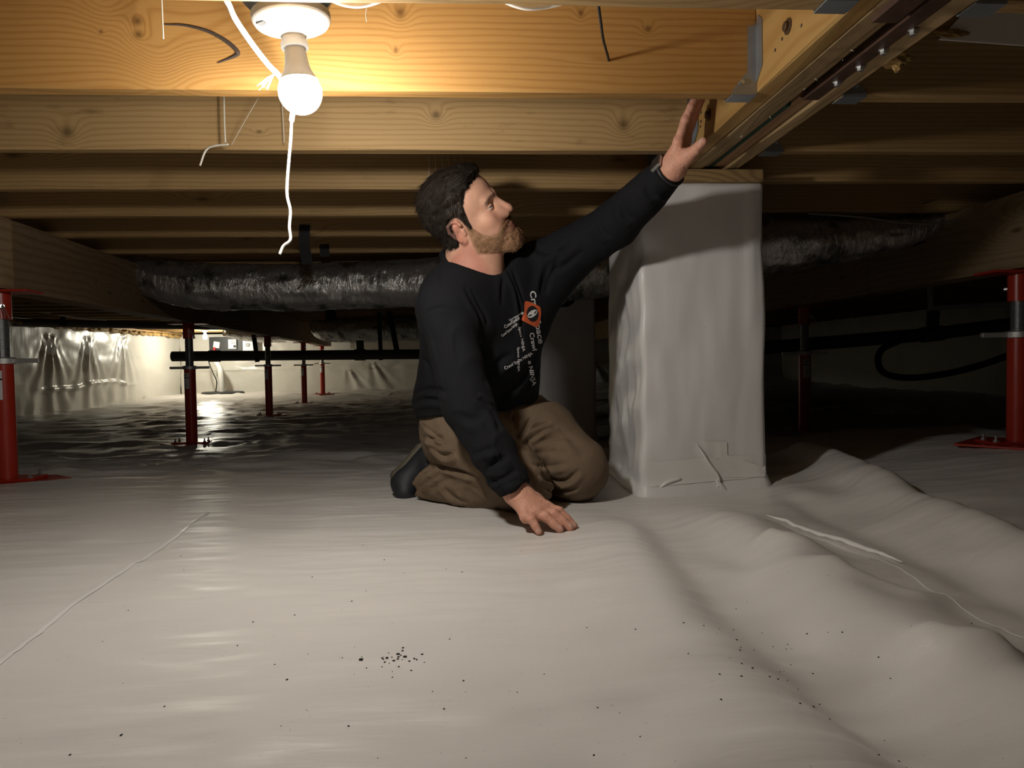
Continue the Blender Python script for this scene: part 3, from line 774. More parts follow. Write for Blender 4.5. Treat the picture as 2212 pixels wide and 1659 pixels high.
cord('cable_loop', [at_d(700,-10,1.13), at_d(735,6,1.135), at_d(770,12,1.14), at_d(805,6,1.14), at_d(850,-12,1.13)], .0045, M['cable'], 'white cable loop under the front joist beside the lamp box', 'cable')
cord('electric_cable', [at_d(1080,-2,1.13), at_d(1115,12,1.13), at_d(1145,17,1.13), at_d(1190,12,1.13), at_d(1240,-2,1.12)], .0042, M['cable'], 'white cable sagging from the front joist above the hole with black wire', 'cable')
# frayed tie on the cable
fr = MB()
for k in range(9):
    a = at_d(595, 158, 1.295); b_ = at_d(560+random.uniform(-6, 22), 178+random.uniform(-2, 20), 1.29)
    fr.tube([a, (a+b_)/2 + np.array([random.uniform(-.004, .004), 0, .003]), b_], .0009, 5)
tag(fr.build('tie_string', M['cable'], smooth=True), 'frayed white string tied on the cable beside the bulb', 'string')
web = mat('dusty_thread', (.58, .54, .46), .8)
def thread(pts, r, lab, grp='dusty threads hanging from the joists', cat='thread'):
    o = MB().tube(catmull(pts, 6), r, 6).build('hanging_thread', web, smooth=True); return tag(o, lab, cat, grp)
thread([at_y(349,-6,1.40), at_y(351,40,1.40), at_y(353,84,1.40)], .0016, 'short pale thread above the torn knot of the orange joist')
thread([at_y(792,16,1.40), at_y(790,32,1.40), at_y(792,47,1.40)], .0009, 'tiny thread right of the lamp box')
thread([at_y(484,206,1.78), at_y(485,260,1.78), at_y(487,308,1.78)], .0020, 'straight pale thread hanging down over the tan joist')
thread([at_y(432,358,1.80), at_y(445,325,1.80), at_y(465,315,1.79), at_y(494,312,1.78)], .0026, 'dusty cobweb clump on the underside of the tan joist')
thread([at_y(558,212,1.75), at_y(530,260,1.75), at_y(500,314,1.77)], .0007, 'fine slanting thread left of the hanging cord')
thread([at_y(609,212,1.80), at_y(612,270,1.80), at_y(614,308,1.80)], .0012, 'thin thread just left of the hanging cord')
for k in range(6):
    u = 926 + k*14
    thread([at_y(u, 336, 2.20), at_y(u+1, 360, 2.21), at_y(u-1, 385+10*(k % 3), 2.22)], .0006, 'fine cobweb strand hanging above the dark hair')
# black twisted wire poking out of the hole in the orange joist
cord('twisted_wire', [at_y(1293,14,1.18), at_y(1298,50,1.25), at_y(1303,85,1.33), at_y(1312,118,1.41), at_y(1315,131,1.4435)], .0026, mat('black_wire', (.02, .016, .013), .7, bump=(350, 1, .004)), 'black twisted wire stuck in the orange joist', 'wire')
# white painted board and foam blob right of the girder
pb = [at_y(u, v, 1.44) for u, v in ((2030, 84), (2080, 30), (2250, 22), (2250, 100), (2110, 90))]
tag(MB().poly(pb, .006, (0, 1, 0)).build('white_panel', M['whiteboard']), 'off-white panel on the joist beyond the rusty steel plate', 'panel')
def blob(name, c, r, m, n=14, sc=(1, 1, 1), seed=0, amp=.45):
    V = []; Fs = []
    for i in range(n+1):
        th = math.pi*i/n
        for k in range(2*n):
            ph = math.pi*k/n; d = np.array([math.sin(th)*math.cos(ph), math.sin(th)*math.sin(ph), math.cos(th)])
            q = 1 + amp*float(fbm(d[0]*2.5+seed, d[1]*2.5, d[2]*2.5))
            V.append(np.array(c) + d*r*q*np.array(sc))
    for i in range(n):
        for k in range(2*n): Fs.append((i*2*n+k, (i+1)*2*n+k, (i+1)*2*n+(k+1) % (2*n), i*2*n+(k+1) % (2*n)))
    return mesh_np(name, V, Fs, m)
fb = blob('foam_blob', at_y(1925, 128, 1.30), .020, M['foam'], sc=(1.5, 1.0, .55), seed=3)
tag(fb, 'yellow spray foam blob on the edge of the girder', 'foam')
blob('foam_drip', at_y(1938, 142, 1.30), .009, M['foam'], sc=(1, 1, 1.1), seed=8).parent = fb
fb2 = blob('foam_smear', at_y(2050, 74, 1.44)-np.array([0, .004, 0]), .022, M['foam'], sc=(1.5, .12, .35), seed=5); tag(fb2, 'brown foam smear on the white panel edge', 'foam')
# spray-foam flecks on the girder seam
for k in (0, 1, 3, 4, 7, 9):
    u = 1842 - k*26 + random.uniform(-6, 6); v = 108 + k*20.5
    p = at_z(u, v, JZ-.003); f_ = MB().tube([p, p+np.array([random.uniform(-.006, .006), random.uniform(-.008, .008), -.003])], .0007, 5).build('foam_fleck', M['cable'], smooth=True)
    child(f_, G)

# ================================================================ foil ducts and straps
def duct(name, pts, rad, label, n=64, seg=14, group='foil insulated ducts', amp=1.0):
    P = catmull(pts, seg); m = len(P); rs = np.interp(np.linspace(0, 1, m), np.linspace(0, 1, len(rad)), rad)
    V = np.zeros((m, n, 3)); s = 0.0; nn = np.array([0, 0, 1.0]); FR = []
    for i in range(m):
        t = P[min(i+1, m-1)] - P[max(i-1, 0)]; t /= np.linalg.norm(t)
        nn = nn - t*(nn@t); nn /= np.linalg.norm(nn); bb = np.cross(t, nn)
        if i: s += np.linalg.norm(P[i]-P[i-1])
        a = np.linspace(0, 2*math.pi, n, endpoint=False)
        ca, sa = np.cos(a), np.sin(a)
        cr = fbm(s*5.0 + .8*ca, ca*1.7, sa*1.7, 3); rid = 1-np.abs(fbm(s*8 + 1.2*sa, ca*2.2+5, sa*2.2, 2))
        sag = -.10*np.clip(-ca, 0, 1)
        r = rs[i]*(1 + amp*(.055*cr + .07*(rid-.6) + .015*math.sin(s*95)) + sag*.2)
        V[i] = P[i] + np.outer(ca*r*.93, nn) + np.outer(sa*r, bb)
        FR.append((P[i], t, nn, bb, rs[i]))
    i = np.arange(m*n).reshape(m, n); j = np.roll(i, -1, 1)
    Fq = np.stack([i[:-1], j[:-1], j[1:], i[1:]], -1).reshape(-1, 4)
    Fs = [tuple(map(int, f)) for f in Fq] + [tuple(int(k) for k in i[0]), tuple(int(k) for k in i[-1][::-1])]
    o = mesh_np(name, V.reshape(-1, 3), Fs, M['foil']); tag(o, label, 'duct', group)
    return o, FR
def dz(u, d, z): # pixel column at depth d and height z
    p = at_d(u, 780, d); return (p[0], p[1], z)
D1, FR1 = duct('foil_duct', [dz(225,3.95,1.06), dz(270,3.9,.975), dz(330,3.85,.885), dz(440,3.8,.822), dz(600,3.78,.806), dz(800,3.75,.806), dz(1000,3.62,.805), dz(1180,3.45,.80), dz(1320,3.22,.80), dz(1500,2.92,.81), dz(1680,2.75,.822), dz(1830,2.78,.848), dz(1960,2.80,.884), dz(2050,2.82,.945), dz(2140,2.84,1.0)],
    [.07, .085, .12, .132, .134, .134, .134, .134, .132, .126, .118, .09, .064, .034, .03], 'long crumpled foil duct passing behind the kneeling man')
def strap(pts, wdt, label, parent=None, nrm=(0, 1, 0), cat='strap'):
    P = catmull(pts, 6); V = []; Fs = []; nv = np.array(nrm, float)
    for i, p in enumerate(P):
        t = P[min(i+1, len(P)-1)] - P[max(i-1, 0)]; t /= np.linalg.norm(t)
        sd = np.cross(t, nv); sd /= np.linalg.norm(sd); n2 = np.cross(sd, t)
        V += [p+sd*wdt/2, p-sd*wdt/2, p-sd*wdt/2+n2*.002, p+sd*wdt/2+n2*.002]
    for i in range(len(P)-1):
        a = i*4; b_ = a+4; Fs += [(a+k, a+(k+1) % 4, b_+(k+1) % 4, b_+k) for k in range(4)]
    Fs += [(3, 2, 1, 0), tuple(len(V)-4+k for k in range(4))]
    o = mesh_np('hanger_strap', V, Fs, M['black'], smooth=False)
    return tag(o, label, cat, 'black duct hanger straps')
strap([at_y(658,486,3.076), at_y(657,525,3.072), at_y(664,570,3.06)], .045, 'black strap hanging from a joist to the foil duct below the bulb')
strap([at_y(700,528,3.521), at_y(701,541,3.519), at_y(702,554,3.517)], .045, 'short black strap stub beside the hanging duct strap')
def ring_strap(FR, u0, a0, a1, wdt, label, up=None):
    i0 = min(range(len(FR)), key=lambda i: abs(FR[i][0][0]-u0)); p, t, nn, bb, r = FR[i0]
    pts = [p + (math.cos(a)*nn + math.sin(a)*bb)*(r*1.10) for a in np.linspace(a0, a1, 9)]
    if up is not None: pts = [np.array(up)] + pts
    P = catmull(pts, 4); V = []; Fs = []
    for k, q in enumerate(P):
        n2 = q - p; n2 = n2 - t*(n2@t); n2 /= np.linalg.norm(n2)
        V += [q+t*wdt/2, q-t*wdt/2, q-t*wdt/2+n2*.003, q+t*wdt/2+n2*.003]
    for k in range(len(P)-1):
        a = k*4; b_ = a+4; Fs += [(a+j, a+(j+1) % 4, b_+(j+1) % 4, b_+j) for j in range(4)]
    o = mesh_np('hanger_strap', V, Fs, M['black'], smooth=False); return tag(o, label, 'strap', 'black duct hanger straps')
sx = at_d(1214, 620, 3.35)[0]
ring_strap(FR1, sx, -.2, -3.0, .05, 'black strap round the duct between the man and the white pier')
ring_strap(FR1, at_d(1975, 500, 2.8)[0], 0.2, -2.9, .05, 'black strap round the duct right of the white pier', up=at_y(2008, 436, 2.598))
thin = cord('electric_cable', [at_y(1745,461,2.592), at_y(1850,468,2.588), at_y(1990,484,2.585), at_y(2090,472,2.588), at_y(2170,459,2.592)], .004, mat('grey_cable', (.22, .2, .18), .6), 'thin cable sagging in front of the duct right of the pier', 'cable')
D2, FR2 = duct('foil_duct', [dz(676,8.6,.90), dz(684,8.6,.86), dz(705,8.55,.80), dz(760,8.5,.79), dz(850,8.4,.79), dz(960,8.3,.79), dz(1100,8.2,.80)], [.04, .09, .14, .16, .16, .16, .16], 'second foil duct beyond the support beam behind the man', n=48)
D3, FR3 = duct('foil_duct', [dz(486,10.2,.86), dz(520,10.4,.85), dz(560,10.6,.84), dz(620,10.8,.83)], [.05, .10, .12, .12], 'short foil duct beside the far light bulb', n=40)

# ================================================================ pipes
def pipe(name, pts, r, m, label, n=16, cat='pipe', coup=()):
    o = empty(name, pts[0]); tag(o, label, cat)
    child(MB().tube(pts, r, n).build('pipe_run', m, auto=40), o)
    for (p, q) in coup: child(MB().tube([p, q], r*1.16, n).build('coupling', m, auto=40), o)
    return o
a, b_ = at_y(372, 770, 8.05), at_y(1150, 763, 8.0)
def lerp(p, q, t): return np.array(p)*(1-t)+np.array(q)*t
DP = pipe('drain_pipe', [a, b_], .055, M['pvc_grey'], 'long grey drain pipe crossing before the far white wall', coup=[(lerp(a, b_, .10), lerp(a, b_, .13)), (lerp(a, b_, .50), lerp(a, b_, .53))])
c_ = lerp(a, b_, .515)
child(MB().tube([c_+np.array([0, 0, .05]), c_+np.array([0, 0, .16])], .045, 16).build('branch', M['pvc_grey'], auto=40), DP)
a2, b2 = at_y(-40, 691, 7.9), at_y(520, 705, 8.2)
a2[2] = min(a2[2], JZ-.045); b2[2] = min(b2[2], JZ-.045)
pipe('waste_pipe', [a2, b2], .043, M['pvc_grey'], 'dark pipe hung under the joists above the draped left wall')
YJ = yb_left[17] - .006      # front face of the joist over the drain pipe
def zt_(u, v, y, z): p = at_y(u, v, y); p[2] = z; return p
for (u0, u1, v1, wd, lab) in ((818,823,778,.045,'black strap holding the grey drain pipe below the second duct'), (840,860,772,.06,'slanted black strap beside the second duct'), (541,556,782,.05,'perforated black strap at the drain pipe beside the third jack post')):
    p, q = zt_(u0, 660, YJ, JZ+.05), at_y(u1, v1, YJ); strap([p, (p+q)/2, q], wd, lab)
p, q = zt_(716, 650, yb_left[13]-.003, JZ+.05), at_y(714, 690, yb_left[13]-.003); strap([p, (p+q)/2, q], .09, 'wide black strap hanging under the long foil duct')
strap([zt_(138, 668, YJ, JZ+.04), zt_(136, 680, YJ-.06, JZ-.01), zt_(133, 704, YJ-.055, JZ-.09)], .06, 'black strap round the dark pipe above the draped wall')
# right-hand plumbing in the dark
e1, e2, e3 = at_d(2008, 610, 4.6), at_d(2011, 665, 4.6), at_d(2240, 652, 4.5)
pipe('water_pipe', list(catmull([e1, lerp(e1, e2, .8), e2, lerp(e2, e3, .1), e3], 5)), .0165, M['pvc_white'], 'thin white plastic water pipe with an elbow under the dim beam')
DP2 = pipe('drain_pipe', [at_d(1640, 752, 5.9), at_d(2010, 722, 6.0), at_d(2260, 690, 6.2)], .055, M['pvc_grey'], 'dark drain pipe crossing the unlit space beside the pier', coup=[(at_d(1990, 724, 5.99), at_d(2035, 719, 6.01))])
child(MB().tube([at_d(2014, 715, 6.0), at_d(2016, 672, 6.0)], .05, 16).build('branch', M['pvc_grey'], auto=40), DP2)
cord('black_hose', [at_d(1945,735,4.9), at_d(1905,755,4.9), at_d(1897,785,4.9), at_d(1915,808,4.85), at_d(1965,816,4.8), at_d(2040,808,4.7), at_d(2130,785,4.6), at_d(2250,740,4.5)], .022, M['black'], 'black flexible hose looping through the dark right corner', 'hose', n=12)
# loose wiring high on the left
cord('electric_cable', [at_y(35,668,7.7), at_y(75,672,7.6), at_y(110,676,7.6), at_y(165,686,7.7), at_y(230,690,7.75)], .012, M['cable'], 'white cable drooping above the dark pipe near the draped wall', 'cable')

# ================================================================ equipment by the far wall
fbp = at_d(443, 728, 10.9)
FL_ = empty('ceiling_lamp', fbp); tag(FL_, 'small far light bulb glowing near the white wall', 'lamp')
MB().lathe([(.005, -.036), (.018, -.032), (.03, -.02), (.036, 0), (.032, .018), (.022, .036), (.02, .05)], 20).build('bulb_globe', M['bulb_far'], FL_, smooth=True)
MB().lathe([(.02, .048), (.02, .075), (.05, .095), (.065, .10), (.065, .112)], 20).build('lampholder', M['ceramic'], FL_, auto=40)
MB().lathe([(.055, .112), (.055, max(.16, JZ-fbp[2]+.02))], 8).build('junction_box', M['bluebox'], FL_)
YP = WB - .012
def rect_box(name, u0, v0, u1, v1, y, th, m, label=None, cat=None, parent=None, rot=0):
    p = at_y(u0, v1, y); q = at_y(u1, v0, y)
    o = MB().box((p[0], y-th, p[2]), (q[0], y, q[2]), Matrix.Rotation(rot, 3, 'Y') if rot else None, bev=.006).build(name, m)
    if label: tag(o, label, cat)
    if parent: child(o, parent)
    return o
EP = rect_box('equipment_panel', 458, 728, 528, 759, YP, .13, M['grey_panel'], 'dark equipment board with boxes on the far white wall', 'panel')
child_boxes = [(463, 738, 476, 752, .15), (495, 733, 512, 754, 0)]
for (u0, v0, u1, v1, r) in child_boxes:
    bx = rect_box('control_box', u0, v0, u1, v1, YP-.13, .05, M['grey_box'], rot=r); child(bx, EP)
kn = at_y(507, 748, YP-.18); child(MB().lathe([(.02, 0), (.02, .02), (.012, .022)], 12, kn, Euler((R_(90), 0, 0)).to_matrix()).build('knob', M['ink']), EP)
for k in range(3): child(rect_box('legend_line', 499, 736.5+k*2.2, 508, 737.4+k*2.2, YP-.179, .004, M['ink']), EP)
child(rect_box('switch', 463, 750, 467, 758, YP-.13, .06, M['redp']), EP)
wbx = rect_box('control_box', 530, 731, 555, 758, YP, .15, M['grey_box'], 'white control box beside the dark equipment board', 'box')
kn = at_y(535, 745, YP-.15); child(MB().lathe([(.035, 0), (.035, .012), (.025, .014)], 16, kn, Euler((R_(90), 0, 0)).to_matrix()).build('dial', mat('dial_grey', (.4, .4, .4), .5)), wbx)
# sump: lid, riser pipe, cord
sl = at_d(482, 852, 11.6); sz = fz(sl[0], sl[1])
SU = empty('sump_pump', (sl[0], sl[1], sz)); tag(SU, 'sump with dark round lid and white riser pipe under the far lamp', 'sump')
MB().lathe([(.33, -.02), (.33, .018), (.31, .03)], 32).build('lid', M['grey_panel'], SU, auto=40)
MB().tube(catmull([(-.02, 0, .02), (-.03, 0, .30), (-.05, .02, .42), (-.14, .05, .55)], 4), .045, 16).build('riser_pipe', M['pvc_white'], SU, auto=40)
MB().tube(catmull([(-.10, -.05, .02), (-.08, -.05, .2), (-.13, -.05, .33), (-.19, -.05, .50), (-.20, -.05, .62)], 6), .009, 8).build('pump_cord', M['ink'], SU, smooth=True)

# ================================================================ grit on the liner
gr = MB(); spots = []
for k in range(26): spots.append((850+random.gauss(0, 28), 1432+random.gauss(0, 11), random.uniform(.0005, .0012)))
for k in range(70): spots.append((random.uniform(150, 2100), random.uniform(1180, 1640), random.uniform(.0004, .0009)))
for k in range(30): spots.append((1690+random.gauss(0, 110), 1400+random.gauss(0, 60), random.uniform(.0004, .001)))
spots += [(860, 1420, .0016), (875, 1426, .0016), (780, 1432, .0018), (836, 1428, .0014), (620, 1468, .001), (262, 1585, .001)]
for (u, v, r) in spots:
    p = at_z(u, v, 0.0); z = fz(p[0], p[1]); rot = Matrix.Rotation(random.uniform(0, 3), 3, 'Z')
    gr.box((p[0]-r*1.3, p[1]-r, z-r*.3), (p[0]+r*1.3, p[1]+r, z+r*.9), rot)
tag(gr.build('grit', mat('dark_grit', (.03, .028, .025), .9)), 'scattered dark grit specks on the white liner', 'grit', kind='stuff')
# ================================================================ signed-distance sculpting for the kneeling man
class Field:
    """distance grid in a local frame; shapes are blended in and the surface is extracted by surface nets"""
    def __init__(s, lo, hi, h, frame=None):
        s.lo = np.array(lo, float); s.h = h; s.n = np.ceil((np.array(hi)-s.lo)/h).astype(int)+1
        s.D = np.full(tuple(s.n), .2, dtype=np.float32); s.fr = frame      # frame: (origin, 3x3 with axes in columns)
    def loc(s, p):
        p = np.asarray(p, float)
        return p if s.fr is None else s.fr[1].T @ (p - s.fr[0])
    def sub(s, lo, hi):
        a = np.clip(np.floor((np.array(lo)-s.lo)/s.h).astype(int), 0, s.n-1); b = np.clip(np.ceil((np.array(hi)-s.lo)/s.h).astype(int)+1, 0, s.n)
        if np.any(b <= a): return None
        sl = tuple(slice(i, j) for i, j in zip(a, b))
        ax = [s.lo[k] + s.h*np.arange(a[k], b[k], dtype=np.float32) for k in range(3)]
        return sl, ax[0][:, None, None], ax[1][None, :, None], ax[2][None, None, :]
    def blend(s, f, lo, hi, k, op='u', pad=.03):
        q = s.sub(np.array(lo)-pad-k, np.array(hi)+pad+k)
        if q is None: return
        sl, X, Y, Z = q; d = f(X, Y, Z); A = s.D[sl]
        if op == 's': d = -d; A2 = -A; sg = -1
        else: A2 = A; sg = 1
        if op == 's':
            d = -d
            # max(A, -d) smooth
            a, b = A, -d; h = np.clip(k-np.abs(a-b), 0, None)/max(k, 1e-6); s.D[sl] = np.maximum(a, b) + h*h*k*.25
        else:
            h = np.clip(k-np.abs(A-d), 0, None)/max(k, 1e-6); s.D[sl] = np.minimum(A, d) - h*h*k*.25
    def cone(s, a, b, ra, rb, k=.02, op='u', local=False, cut=None):
        if not local: a, b = s.loc(a), s.loc(b)
        a = np.asarray(a, float); b = np.asarray(b, float); d = b-a; l2 = max(float(d@d), 1e-9); R = max(ra, rb)
        def f(X, Y, Z):
            t = np.clip(((X-a[0])*d[0]+(Y-a[1])*d[1]+(Z-a[2])*d[2])/l2, 0, 1)
            r = np.sqrt((X-a[0]-t*d[0])**2+(Y-a[1]-t*d[1])**2+(Z-a[2]-t*d[2])**2) - (ra+(rb-ra)*t)
            if cut is not None:
                c, nn = cut; r = np.maximum(r, (X-c[0])*nn[0]+(Y-c[1])*nn[1]+(Z-c[2])*nn[2])
            return r
        s.blend(f, np.minimum(a, b)-R, np.maximum(a, b)+R, k, op)
    def chain(s, pts, rs, k=.02, op='u', local=False):
        for i in range(len(pts)-1): s.cone(pts[i], pts[i+1], rs[i], rs[i+1], k, op, local)
    def ell(s, c, rad, k=.02, op='u', local=False, ax=None):
        if not local: c = s.loc(c)
        c = np.asarray(c, float); rad = np.asarray(rad, float)
        Q = np.eye(3) if ax is None else (np.asarray(ax) if local or s.fr is None else s.fr[1].T @ np.asarray(ax))
        def f(X, Y, Z):
            x, y, z = X-c[0], Y-c[1], Z-c[2]
            p = [(x*Q[0, j]+y*Q[1, j]+z*Q[2, j])/rad[j] for j in range(3)]
            k0 = np.sqrt(p[0]**2+p[1]**2+p[2]**2); k1 = np.sqrt((p[0]/rad[0])**2+(p[1]/rad[1])**2+(p[2]/rad[2])**2)
            return k0*(k0-1)/np.maximum(k1, 1e-6)
        R = rad.max(); s.blend(f, c-R, c+R, k, op)
    def grid(s):
        return tuple(s.lo[k] + s.h*np.arange(s.n[k], dtype=np.float32).reshape([-1 if j == k else 1 for j in range(3)]) for k in range(3))
    def displace(s, fn, band=.02):
        I = np.argwhere(np.abs(s.D) < band); P = s.lo + s.h*I
        if s.fr is not None: P = s.fr[0] + P @ s.fr[1].T
        s.D[I[:, 0], I[:, 1], I[:, 2]] -= fn(P).astype(np.float32)
    def nets(s):
        D = s.D; D = D.copy()
        D[0] = D[-1] = .01; D[:, 0] = D[:, -1] = .01; D[:, :, 0] = D[:, :, -1] = .01
        ins = D < 0; nx, ny, nz = D.shape
        cnt = np.zeros((nx-1, ny-1, nz-1), np.int8)
        for i in (0, 1):
            for j in (0, 1):
                for k in (0, 1): cnt += ins[i:nx-1+i, j:ny-1+j, k:nz-1+k]
        cells = np.argwhere((cnt > 0) & (cnt < 8)); vid = np.full(cnt.shape, -1, np.int64); vid[tuple(cells.T)] = np.arange(len(cells))
        acc = np.zeros((len(cells), 3)); wn = np.zeros(len(cells))
        cor = [(i, j, k) for i in (0, 1) for j in (0, 1) for k in (0, 1)]
        val = {c: D[cells[:, 0]+c[0], cells[:, 1]+c[1], cells[:, 2]+c[2]] for c in cor}
        for c in cor:
            for ax in range(3):
                if c[ax] == 0:
                    e = list(c); e[ax] = 1; e = tuple(e); a, b = val[c], val[e]; m = (a < 0) != (b < 0)
                    t = np.where(m, a/np.where(m, a-b, 1), 0); p = np.array(c, float)[None, :].repeat(len(cells), 0); p[:, ax] += t
                    acc += p*m[:, None]; wn += m
        V = s.lo + s.h*(cells + acc/np.maximum(wn, 1)[:, None])
        F_ = []
        for ax in range(3):
            o1, o2 = [(1, 2), (2, 0), (0, 1)][ax]
            sl0 = [slice(None)]*3; sl1 = [slice(None)]*3; sl0[ax] = slice(0, -1); sl1[ax] = slice(1, None)
            a, b = ins[tuple(sl0)], ins[tuple(sl1)]
            E_ = np.argwhere(a != b)
            E_ = E_[(E_[:, o1] > 0) & (E_[:, o2] > 0) & (E_[:, o1] < D.shape[o1]-1) & (E_[:, o2] < D.shape[o2]-1)]
            fl_ = ins[tuple(E_.T)]
            def vv(d1, d2):
                q = E_.copy(); q[:, o1] -= d1; q[:, o2] -= d2; return vid[tuple(q.T)]
            q = np.stack([vv(0, 0), vv(1, 0), vv(1, 1), vv(0, 1)], -1)
            q[~fl_] = q[~fl_][:, ::-1]; F_.append(q)
        F_ = np.concatenate(F_); F_ = F_[(F_ >= 0).all(1)]
        W = V if s.fr is None else s.fr[0] + V @ s.fr[1].T
        return W, V, F_
def relax(V, Fc, it=1, lam=.5):
    n = len(V); a = np.concatenate([Fc[:, i] for i in range(4)]); b = np.concatenate([Fc[:, (i+1) % 4] for i in range(4)])
    for _ in range(it):
        S_ = np.zeros((n, 3)); c = np.zeros(n)
        for k in range(3): S_[:, k] = np.bincount(a, V[b, k], n) + np.bincount(b, V[a, k], n)
        c = np.bincount(a, minlength=n) + np.bincount(b, minlength=n)
        V = V + lam*(S_/np.maximum(c, 1)[:, None] - V)
    return V
def col_attr(o, C):
    me = o.data; at = me.color_attributes.new('Col', 'FLOAT_COLOR', 'POINT')
    at.data.foreach_set('color', np.concatenate([C, np.ones((len(C), 1))], 1).astype(np.float32).ravel())
def attr_mat(name, rough, sss=0., bump=None, spec=.4):
    m, t, b = nt(name); a = t.nodes.new('ShaderNodeAttribute'); a.attribute_name = 'Col'; g = NB(t)
    g.L.new(a.outputs['Color'], b.inputs['Base Color']); b.inputs['Roughness'].default_value = rough; b.inputs['Specular IOR Level'].default_value = spec
    if sss:
        b.inputs['Subsurface Weight'].default_value = sss; b.inputs['Subsurface Radius'].default_value = (1, .35, .2); b.inputs['Subsurface Scale'].default_value = .004
    if bump:
        tc = g.N.new('ShaderNodeTexCoord'); g.L.new(g.bump(g.noise(tc.outputs['Object'], bump[0], 4, .6), bump[1], bump[2]), b.inputs['Normal'])
    return m
def nrm(v): v = np.asarray(v, float); return v/np.linalg.norm(v)
Q = at_d
CR, CU, CF = RM[:, 0], RM[:, 1], -RM[:, 2]      # camera right, up, forward in world space

# ---- joints (pixel column, row, distance from the lens; distances follow from the floor contacts and body proportions)
hipR, hipL = Q(965, 915, 2.08), Q(1100, 912, 2.22)
kneeR, ankR = Q(1128, 1046, 1.90), Q(912, 1044, 2.10)
kneeL, ankL = Q(1244, 1011, 2.03), Q(1120, 1000, 2.42)
shR, elR, wrR = Q(962, 668, 1.86), Q(1012, 880, 1.79), Q(1116, 1064, 1.695)
shL, elL, wrL = Q(1160, 590, 2.10), Q(1328, 486, 1.93), Q(1455, 362, 1.715)
nkB = Q(1018, 605, 2.0)

# ---------------------------------------------------------------- head
th, tt_ = R_(19.5), R_(25)
FH = nrm(math.cos(th)*(math.cos(tt_)*CR - math.sin(tt_)*CF) + math.sin(th)*CU)
UH = nrm(CU - FH*(CU@FH)); ROLL = R_(35)
RH = np.cross(FH, UH); UH = nrm(UH*math.cos(ROLL) + RH*math.sin(ROLL)); RH = np.cross(FH, UH)
SC = 1.0
HF = np.stack([FH, RH, UH], 1)*1.0            # local axes: forward, his right, up
HO = Q(1011, 479, 1.95)
hd = Field((-.15, -.115, -.215), (.165, .115, .19), .0018, (HO, HF))
def h3(f, u, r): return np.array([f, r, u])*SC
E_ = lambda c, rad, k=.02, op='u': hd.ell(h3(*c), np.array([rad[0], rad[2], rad[1]])*SC, k, op, True)
C_ = lambda a, b, ra, rb, k=.015, op='u': hd.cone(h3(*a), h3(*b), ra*SC, rb*SC, k, op, True)
E_((-.008, .048, 0), (.100, .090, .0765), .01)            # cranium
E_((.045, .055, 0), (.052, .058, .062), .03)              # forehead
E_((.030, -.030, 0), (.066, .080, .061), .03)             # face mass
for s in (1, -1):
    C_((.000, -.045, s*.052), (.072, -.092, s*.022), .021, .021, .03)     # jaw
    E_((.066, -.012, s*.043), (.026, .022, .024), .02)                    # cheekbone
    E_((.070, -.045, s*.034), (.026, .030, .022), .025)                   # cheek
    C_((.086, .034, s*.040), (.097, .036, s*.012), .011, .010, .014)      # brow ridge
C_((.084, -.098, -.012), (.084, -.098, .012), .022, .022, .025)           # chin
E_((.086, -.062, 0), (.022, .026, .030), .02)                             # muzzle
for s in (1, -1):
    E_((.104, .017, s*.033), (.0150, .0105, .0165), .012, 's')             # eye sockets
C_((.097, .026, 0), (.117, -.010, 0), .0085, .0105, .012)                 # nose bridge
E_((.1195, -.019, 0), (.0125, .0105, .0105), .010)                        # nose tip
for s in (1, -1):
    E_((.109, -.025, s*.0125), (.0115, .009, .0075), .006)                # wings
    E_((.1135, -.0335, s*.0068), (.006, .004, .0038), .003, 's')          # nostrils
for s in (1, -1):
    C_((.091, .018, s*.008), (.1055, -.016, s*.0125), .0085, .0085, .012)      # side walls of the nose
    E_((.094, -.014, s*.020), (.014, .016, .012), .016)
EYE = {}
for s in (1, -1):
    ec = h3(.0830, .0170, s*.0325); EYE[s] = ec; er = .0122*SC
    hd.ell(ec, (er,)*3, .001, 'u', True)
    # lids: thin shells above and below the opening
    for (du, sgn, ang) in ((.0036, 1, .18), (-.0038, -1, -.05)):
        cut_n = np.array([-sgn*.25, -s*.22*sgn, -sgn*1.0]); cut_n /= np.linalg.norm(cut_n)
        hd.cone(ec, ec, er+.0016, er+.0016, .003, 'u', True, cut=(ec + np.array([.009, 0, du]), cut_n))
# lips
for s in (1, -1):
    C_((.1030, -.0545, s*.002), (.0930, -.0585, s*.024), .0046, .0028, .007)
    C_((.1020, -.0655, s*.002), (.0925, -.0610, s*.023), .0052, .0028, .007)
    C_((.1085, -.0601, s*.0), (.0950, -.0605, s*.024), .0014, .0014, .002, 's')
# ears
for s in (1, -1):
    hx = [(-.012, -.020), (-.020, -.004), (-.026, .014), (-.022, .030), (-.008, .036), (.003, .030), (.007, .018)]
    C_((-.006, -.018, s*.070), (-.010, .018, s*.074), .010, .012, .010)
    pts = [h3(f, u, s*(.0795 + .010*min(1, max(0, (-f)/.026)))) for f, u in hx]
    hd.chain(pts, [.0048*SC]*len(pts), .003, 'u', True)
    C_((-.006, -.026, s*.0775), (-.010, -.020, s*.0795), .0078, .0065, .005)          # lobe
    anti = [(-.011, -.012), (-.016, .004), (-.014, .018)]
    hd.chain([h3(f, u, s*.0815) for f, u in anti], [.0040*SC]*3, .004, 'u', True)
    C_((.004, .000, s*.074), (.004, -.010, s*.075), .0055, .0050, .004)               # tragus
    E_((-.006, -.002, s*.086), (.0050, .0090, .0055), .004, 's')                       # concha
